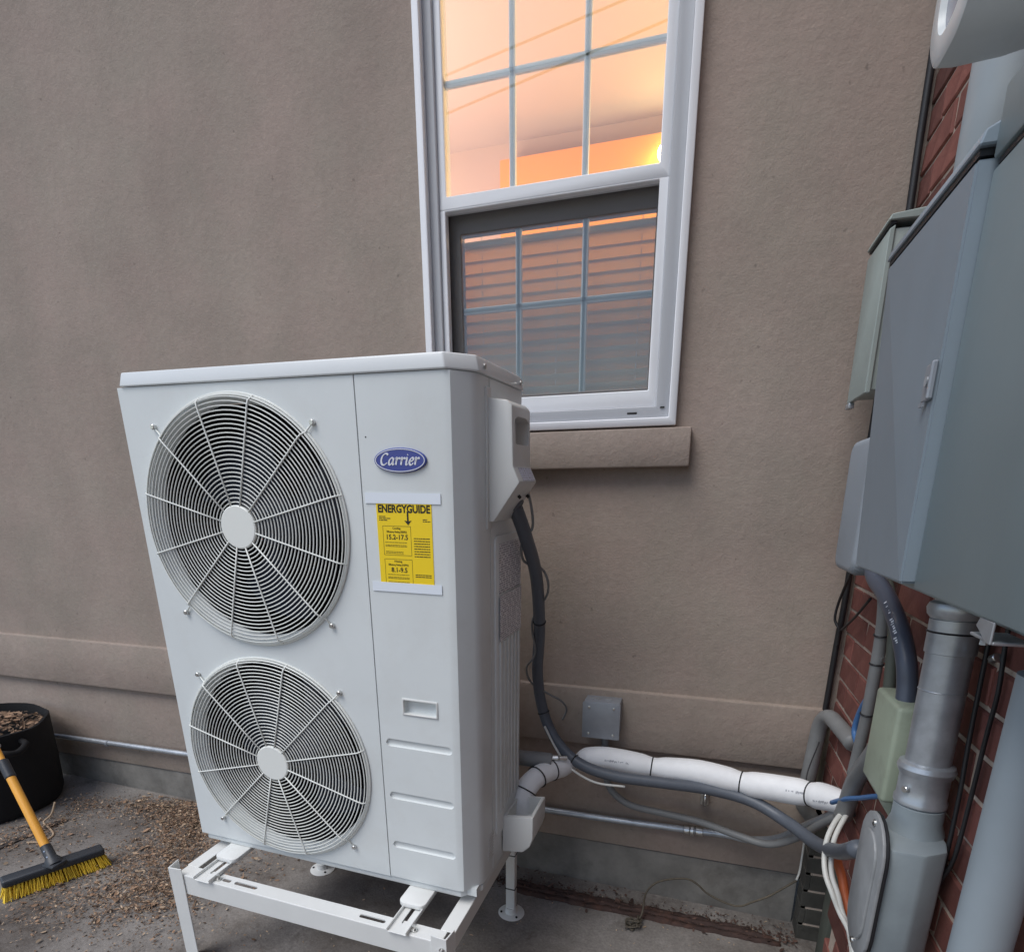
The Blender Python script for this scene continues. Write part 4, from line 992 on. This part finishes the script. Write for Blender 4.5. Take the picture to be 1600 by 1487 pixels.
bm = new(); tube(bm, [(.42, 1.085, .60), (.44, 1.085, .575), (.462, 1.085, .56)], .022, 14, 6); lathe(bm, [(.05, 0), (.05, .012), (.02, .02)], (.462, 1.085, .56), (-1, 0, 0), 24); part('arm', bm, 'lamp_white', fl)

# ================================================================ LEFT: BROOM, POT, LITTER
br = thing('push_broom', 'push broom with yellow bristles and orange handle standing on the paving', 'broom', (-2.22, 1.36, ground_z(-2.2)))
e0, e1 = Vector((-2.300, 1.220, -1.322)), Vector((-2.158, 1.490, -1.326))
dl = (e1-e0).normalized(); sdv = dl.cross(Vector((0, 0, 1))).normalized()
BMx = Matrix((dl, -sdv, Vector((0, 0, 1)))).transposed().to_4x4(); BMx.translation = e0
L_ = (e1-e0).length
bm = new(); box(bm, -.005, L_+.005, -.028, .028, 0, .030, .009, 3); bm.transform(BMx); part('head_block', bm, 'broom_grey', br)
bm = new(); rg = random.Random(9); gz = ground_z(-2.2)
for i in range(27):
    for j in range(4):
        x = .006+(L_-.012)*i/26; y = -.021+.014*j
        for k in range(9):
            sx_, sy_ = x+rg.uniform(-.003, .003), y+rg.uniform(-.003, .003)
            ex_, ey_ = sx_+rg.uniform(-.008, .008)+(x/L_-.5)*.03, sy_+rg.uniform(-.006, .006)+(j-1.5)*.009
            p, q_ = BMx @ Vector((sx_, sy_, .004)), BMx @ Vector((ex_, ey_, 0)); q_.z = ground_z(q_.x)+.001+rg.uniform(0, .006)
            d_ = (q_-p).normalized(); s_ = d_.cross(Vector((rg.uniform(-1, 1), rg.uniform(-1, 1), .2))).normalized()*.0011; s2_ = d_.cross(s_)
            vs_ = [bm.verts.new(p+o_) for o_ in (s_, -s_*.5+s2_*.8, -s_*.5-s2_*.8)]+[bm.verts.new(q_+o_*1.5) for o_ in (s_, -s_*.5+s2_*.8, -s_*.5-s2_*.8)]
            for a, b in ((0, 1), (1, 2), (2, 0)): bm.faces.new((vs_[a], vs_[b], vs_[b+3], vs_[a+3]))
bo = part('bristles', bm, 'bristle', br); bo['kind'] = 'stuff'
hb = Vector((-2.213, 1.347, -1.300)); ht = Vector((-2.575, 1.470, -.905)); hd = (ht-hb).normalized()
bm = new(); lathe(bm, [(.030, 0), (.028, .02), (.019, .035), (.018, .085), (.0165, .086)], hb, hd, 20); box(bm, hb.x-.03, hb.x+.03, hb.y-.03, hb.y+.03, -1.300, -1.285, .008, 2); sk = part('socket', bm, 'broom_grey', br)
for t_ in (.045, .07):
    c_ = hb+hd*t_; bm = new(); cyl(bm, c_+Vector((.010, -.016, .002)), c_+Vector((.012, -.019, .004)), .003, 8); part('screw', bm, 'bolt', sk)
hj = hb+hd*.40
bm = new(); cyl(bm, hb+hd*.07, hj, .0155, 18); part('handle', bm, 'broom_handle', br)
bm = new(); cyl(bm, hj-hd*.006, hj+hd*.075, .0185, 18, .003); gk_ = part('clamp_collar', bm, 'broom_grey', br)
bm = new(); box(bm, -.006, .006, -.024, -.014, 0, .05, .003); bm.transform(Matrix.Translation(hj+hd*.01) @ hd.to_track_quat('Z', 'Y').to_matrix().to_4x4()); part('clamp_lever', bm, 'bolt', gk_)
bm = new(); cyl(bm, hj+hd*.07, hj+hd*.65, .0115, 18); part('upper_handle', bm, 'broom_handle', br)

# fabric pot
pz = ground_z(-3.0); pc = Vector((-3.045, 1.69, pz))
pot = thing('fabric_pot', 'black fabric planter pot full of dry leaves by the wall', 'planter', pc)
bm = new()
prof = [(.005, .002), (.245, .0), (.258, .03), (.262, .2), (.268, .36), (.270, .395), (.262, .398), (.256, .36), (.25, .31), (.005, .305)]
lathe(bm, prof, pc, (0, 0, 1), 44)
for v in bm.verts:
    d_ = v.co-pc
    if d_.xy.length > .1:
        k_ = 1+.035*noise.noise(Vector((math.atan2(d_.y, d_.x)*1.5, d_.z*4, 3))); v.co.x = pc.x+d_.x*k_; v.co.y = pc.y+d_.y*k_
        if d_.z > .3: v.co.z += .03*noise.noise(Vector((math.cos(math.atan2(d_.y, d_.x))*1.7, math.sin(math.atan2(d_.y, d_.x))*1.7, 8)))
part('fabric_body', bm, 'pot_black', pot)
ha = R(-12); hc = pc+Vector((.266*math.cos(ha), .266*math.sin(ha), .35))
bm = new(); tube(bm, [hc+Vector((-.01, .055, .0)), hc+Vector((.045, .045, -.01)), hc+Vector((.055, .0, -.03)), hc+Vector((.045, -.045, -.02)), hc+Vector((-.005, -.055, -.01))], .013, 10, 6)
hd_ = part('handle', bm, 'pot_black', pot)
bm = new(); cyl(bm, hc+Vector((.0, -.035, .01)), hc+Vector((.012, -.04, .012)), .011, 12, .002); part('eyelet', bm, 'bolt', pot)

def flakes(n_, sampler, size, seed, zoff=0.):
    bm = new(); rg = random.Random(seed)
    for _ in range(n_):
        x, y, z = sampler(rg)
        l_ = rg.uniform(*size)*(1 if rg.random() < .85 else 1.8); w_ = l_*rg.choice((.22, .3, .45, .6))
        M = Matrix.Translation((x, y, z+zoff)) @ Matrix.Rotation(rg.uniform(0, 6.28), 4, 'Z') @ Matrix.Rotation(rg.gauss(0, .35), 4, 'X') @ Matrix.Rotation(rg.gauss(0, .3), 4, 'Y')
        cv_ = rg.uniform(-.25, .35)*l_
        a = [M @ Vector(p) for p in ((-l_, 0, 0), (-l_*.3, -w_, cv_*.6), (l_*.5, -w_*.8, cv_*.7), (l_, 0, 0), (l_*.4, w_, cv_*.7), (-l_*.4, w_*.9, cv_*.6))]
        vs_ = [bm.verts.new(p) for p in a]; bm.faces.new(vs_[:4]); bm.faces.new((vs_[0], vs_[3], vs_[4], vs_[5]))
    return bm
def pot_s(rg):
    a, q_ = rg.uniform(0, 6.28), math.sqrt(rg.random()); r_ = .24*q_
    return pc.x+r_*math.cos(a), pc.y+r_*math.sin(a), pc.z+.352+.055*(1-q_)+rg.uniform(0, .02)
bm = flakes(900, pot_s, (.006, .017), 4)
solo('dry_leaves', bm, 'chips', 'dry brown leaves and wood chips filling the black pot', 'leaves', kind='stuff')
clusters = [(-2.30, 1.86, .13, .045, 260), (-2.08, 1.84, .10, .07, 420), (-2.18, 1.93, .14, .04, 260), (-1.98, 1.70, .10, .10, 420), (-1.95, 1.56, .13, .10, 420), (-1.78, 1.46, .10, .10, 340), (-1.86, 1.38, .12, .07, 240), (-2.0, 1.28, .16, .06, 150), (-2.1, 1.19, .12, .06, 90), (-2.62, 1.80, .09, .05, 130), (-2.62, 1.60, .09, .06, 110), (-2.66, 1.48, .10, .08, 120), (-1.75, 1.75, .15, .12, 220), (-1.6, 1.25, .25, .12, 90), (-2.1, 1.5, .15, .12, 120)]
def litter(rg):
    t_ = rg.random()*sum(c[4] for c in clusters)
    for c in clusters:
        t_ -= c[4]
        if t_ <= 0: break
    x, y = rg.gauss(c[0], c[2]), min(1.985, rg.gauss(c[1], c[3])); dens = math.exp(-((x-c[0])/c[2])**2*.5-((y-c[1])/c[3])**2*.5)
    return x, y, ground_z(x)+.003+rg.random()*.022*dens
bm = flakes(11000, litter, (.002, .0064), 11)
solo('leaf_litter', bm, 'chips', 'scattered brown leaf litter and wood chips on the paving beside the broom', 'litter', kind='stuff')
bm = flakes(300, litter, (.005, .011), 17, .004)
solo('fallen_leaves', bm, 'chips', 'larger dry brown leaves lying on the litter beside the unit', 'leaves', kind='stuff')
bm = flakes(3800, litter, (.002, .0058), 12, .003)
solo('pale_wood_chips', bm, 'chips_pale', 'pale dry chips mixed into the litter on the paving', 'litter', kind='stuff')
def wallfoot(rg):
    x = rg.uniform(-.75, .44); y = 1.90+.01*x+rg.gauss(0, .022)+(rg.random() < .25)*rg.uniform(0, .07); return x, min(1.995, y), ground_z(x)+rg.uniform(.002, .016)
bm = flakes(1500, wallfoot, (.002, .007), 21)
solo('wall_foot_debris', bm, 'rust_chips', 'dark reddish debris packed along the wall foot around the rusty strips', 'debris', kind='stuff')
def crumbs(rg):
    x = rg.uniform(-2.9, .42); y = rg.uniform(1.05, 1.98) if rg.random() < .55 else rg.uniform(1.82, 1.99); return x, y, ground_z(x)+.002
bm = flakes(700, crumbs, (.0015, .005), 15)
solo('grit', bm, 'chips_pale', 'sparse pale grit crumbs strewn over the paving', 'grit', kind='stuff')
# rusty strips at the foot of the wall
for (xa, ya, xb, yb, wd, hh, lb) in ((-.62, 1.900, .29, 1.912, .020, .013, 'rusty brown strip on the ground along the wall foot, hindmost'), (-.60, 1.879, .36, 1.893, .020, .016, 'rusty brown strip on the ground along the wall foot, middle one'), (-.57, 1.857, .385, 1.873, .022, .011, 'rusty brown strip on the ground along the wall foot, nearest the camera')):
    bm = new(); N = 34; rows = []; rg = random.Random(int(abs(ya)*1000))
    for i in range(N+1):
        t_ = i/N; x = xa+(xb-xa)*t_; y = ya+(yb-ya)*t_; z = ground_z(x); j_ = lambda s=.0045: rg.uniform(-s, s)
        rows.append([bm.verts.new(p) for p in ((x, y-wd/2+j_(), z-.004), (x, y-wd/2+j_(), z+hh*.7+j_()), (x, y+j_(), z+hh+j_()), (x, y+wd/2+j_(), z+hh*.8+j_()), (x, y+wd/2+j_(), z-.004))])
    for i in range(N):
        for k in range(4): bm.faces.new((rows[i][k], rows[i+1][k], rows[i+1][k+1], rows[i][k+1]))
    bm.faces.new(rows[0]); bm.faces.new(rows[-1][::-1])
    solo('rusty_strip', bm, 'rust', lb, 'rusty strip', 'rusty strips at the wall foot')
bm = new(); tube(bm, [(-.10, 1.80, ground_z(-.1)+.01), (-.084, 1.83, ground_z(-.1)+.03), (-.079, 1.845, -1.40), (-.073, 1.85, -1.334), (-.041, 1.855, -1.288), (.012, 1.87, -1.272), (.065, 1.88, -1.269), (.10, 1.88, -1.285), (.133, 1.88, -1.313), (.19, 1.875, -1.333), (.239, 1.87, -1.335), (.28, 1.865, -1.305), (.323, 1.86, -1.271), (.36, 1.86, -1.235), (.401, 1.86, -1.193)], .0035, 8, 8)
for i in range(5):
    tube(bm, [Vector((-.10, 1.80, ground_z(-.1)+.012))+Vector((random.uniform(-.035, .03), random.uniform(-.03, .03), random.uniform(-.006, .025))) for _ in range(5)], .003, 6, 6)
solo('dry_vine', bm, 'vine', 'dry brown vine arching along the wall foot to the brick pier', 'vine')
bm = new(); tube(bm, [(.401, 1.862, -1.193), (.409, 1.875, -1.16), (.412, 1.89, -1.08), (.414, 1.90, -1.02)], .0035, 8, 6)
solo('pale_wire', bm, 'cable_white', 'thin pale wire hanging down the edge of the brick pier', 'wire')
bm = new(); tube(bm, [(-2.62, 1.66, -1.26), (-2.63, 1.64, -1.31), (-2.66, 1.62, -1.345), (-2.60, 1.60, ground_z(-2.6)+.006), (-2.54, 1.57, ground_z(-2.5)+.005), (-2.53, 1.52, ground_z(-2.5)+.005), (-2.58, 1.49, ground_z(-2.6)+.005)], .004, 8, 8)
solo('dry_stalk', bm, 'chips_pale', 'curled pale dry stalk between the pot and the broom', 'stalk')

# overhead wires behind the camera, mirrored in the upper panes
for i, (za, zb, yy, lb) in enumerate(((8.17, 8.49, -9.94, 'upper overhead wire mirrored in the upper left pane'), (7.55, 7.91, -9.94, 'lower overhead wire mirrored in the upper left pane'))):
    bm = new(); tube(bm, [(-14, yy, za+(zb-za)/2.2*-8.4), (-5.6, yy, za), (-3.4, yy, zb), (6, yy, za+(zb-za)/2.2*11.6)], .022, 6, 8)
    solo('overhead_wire', bm, 'cable_black', lb, 'overhead wire')

# ================================================================ lift everything so that eye level is at camera height
for o in TOP: o.location.z += EYE
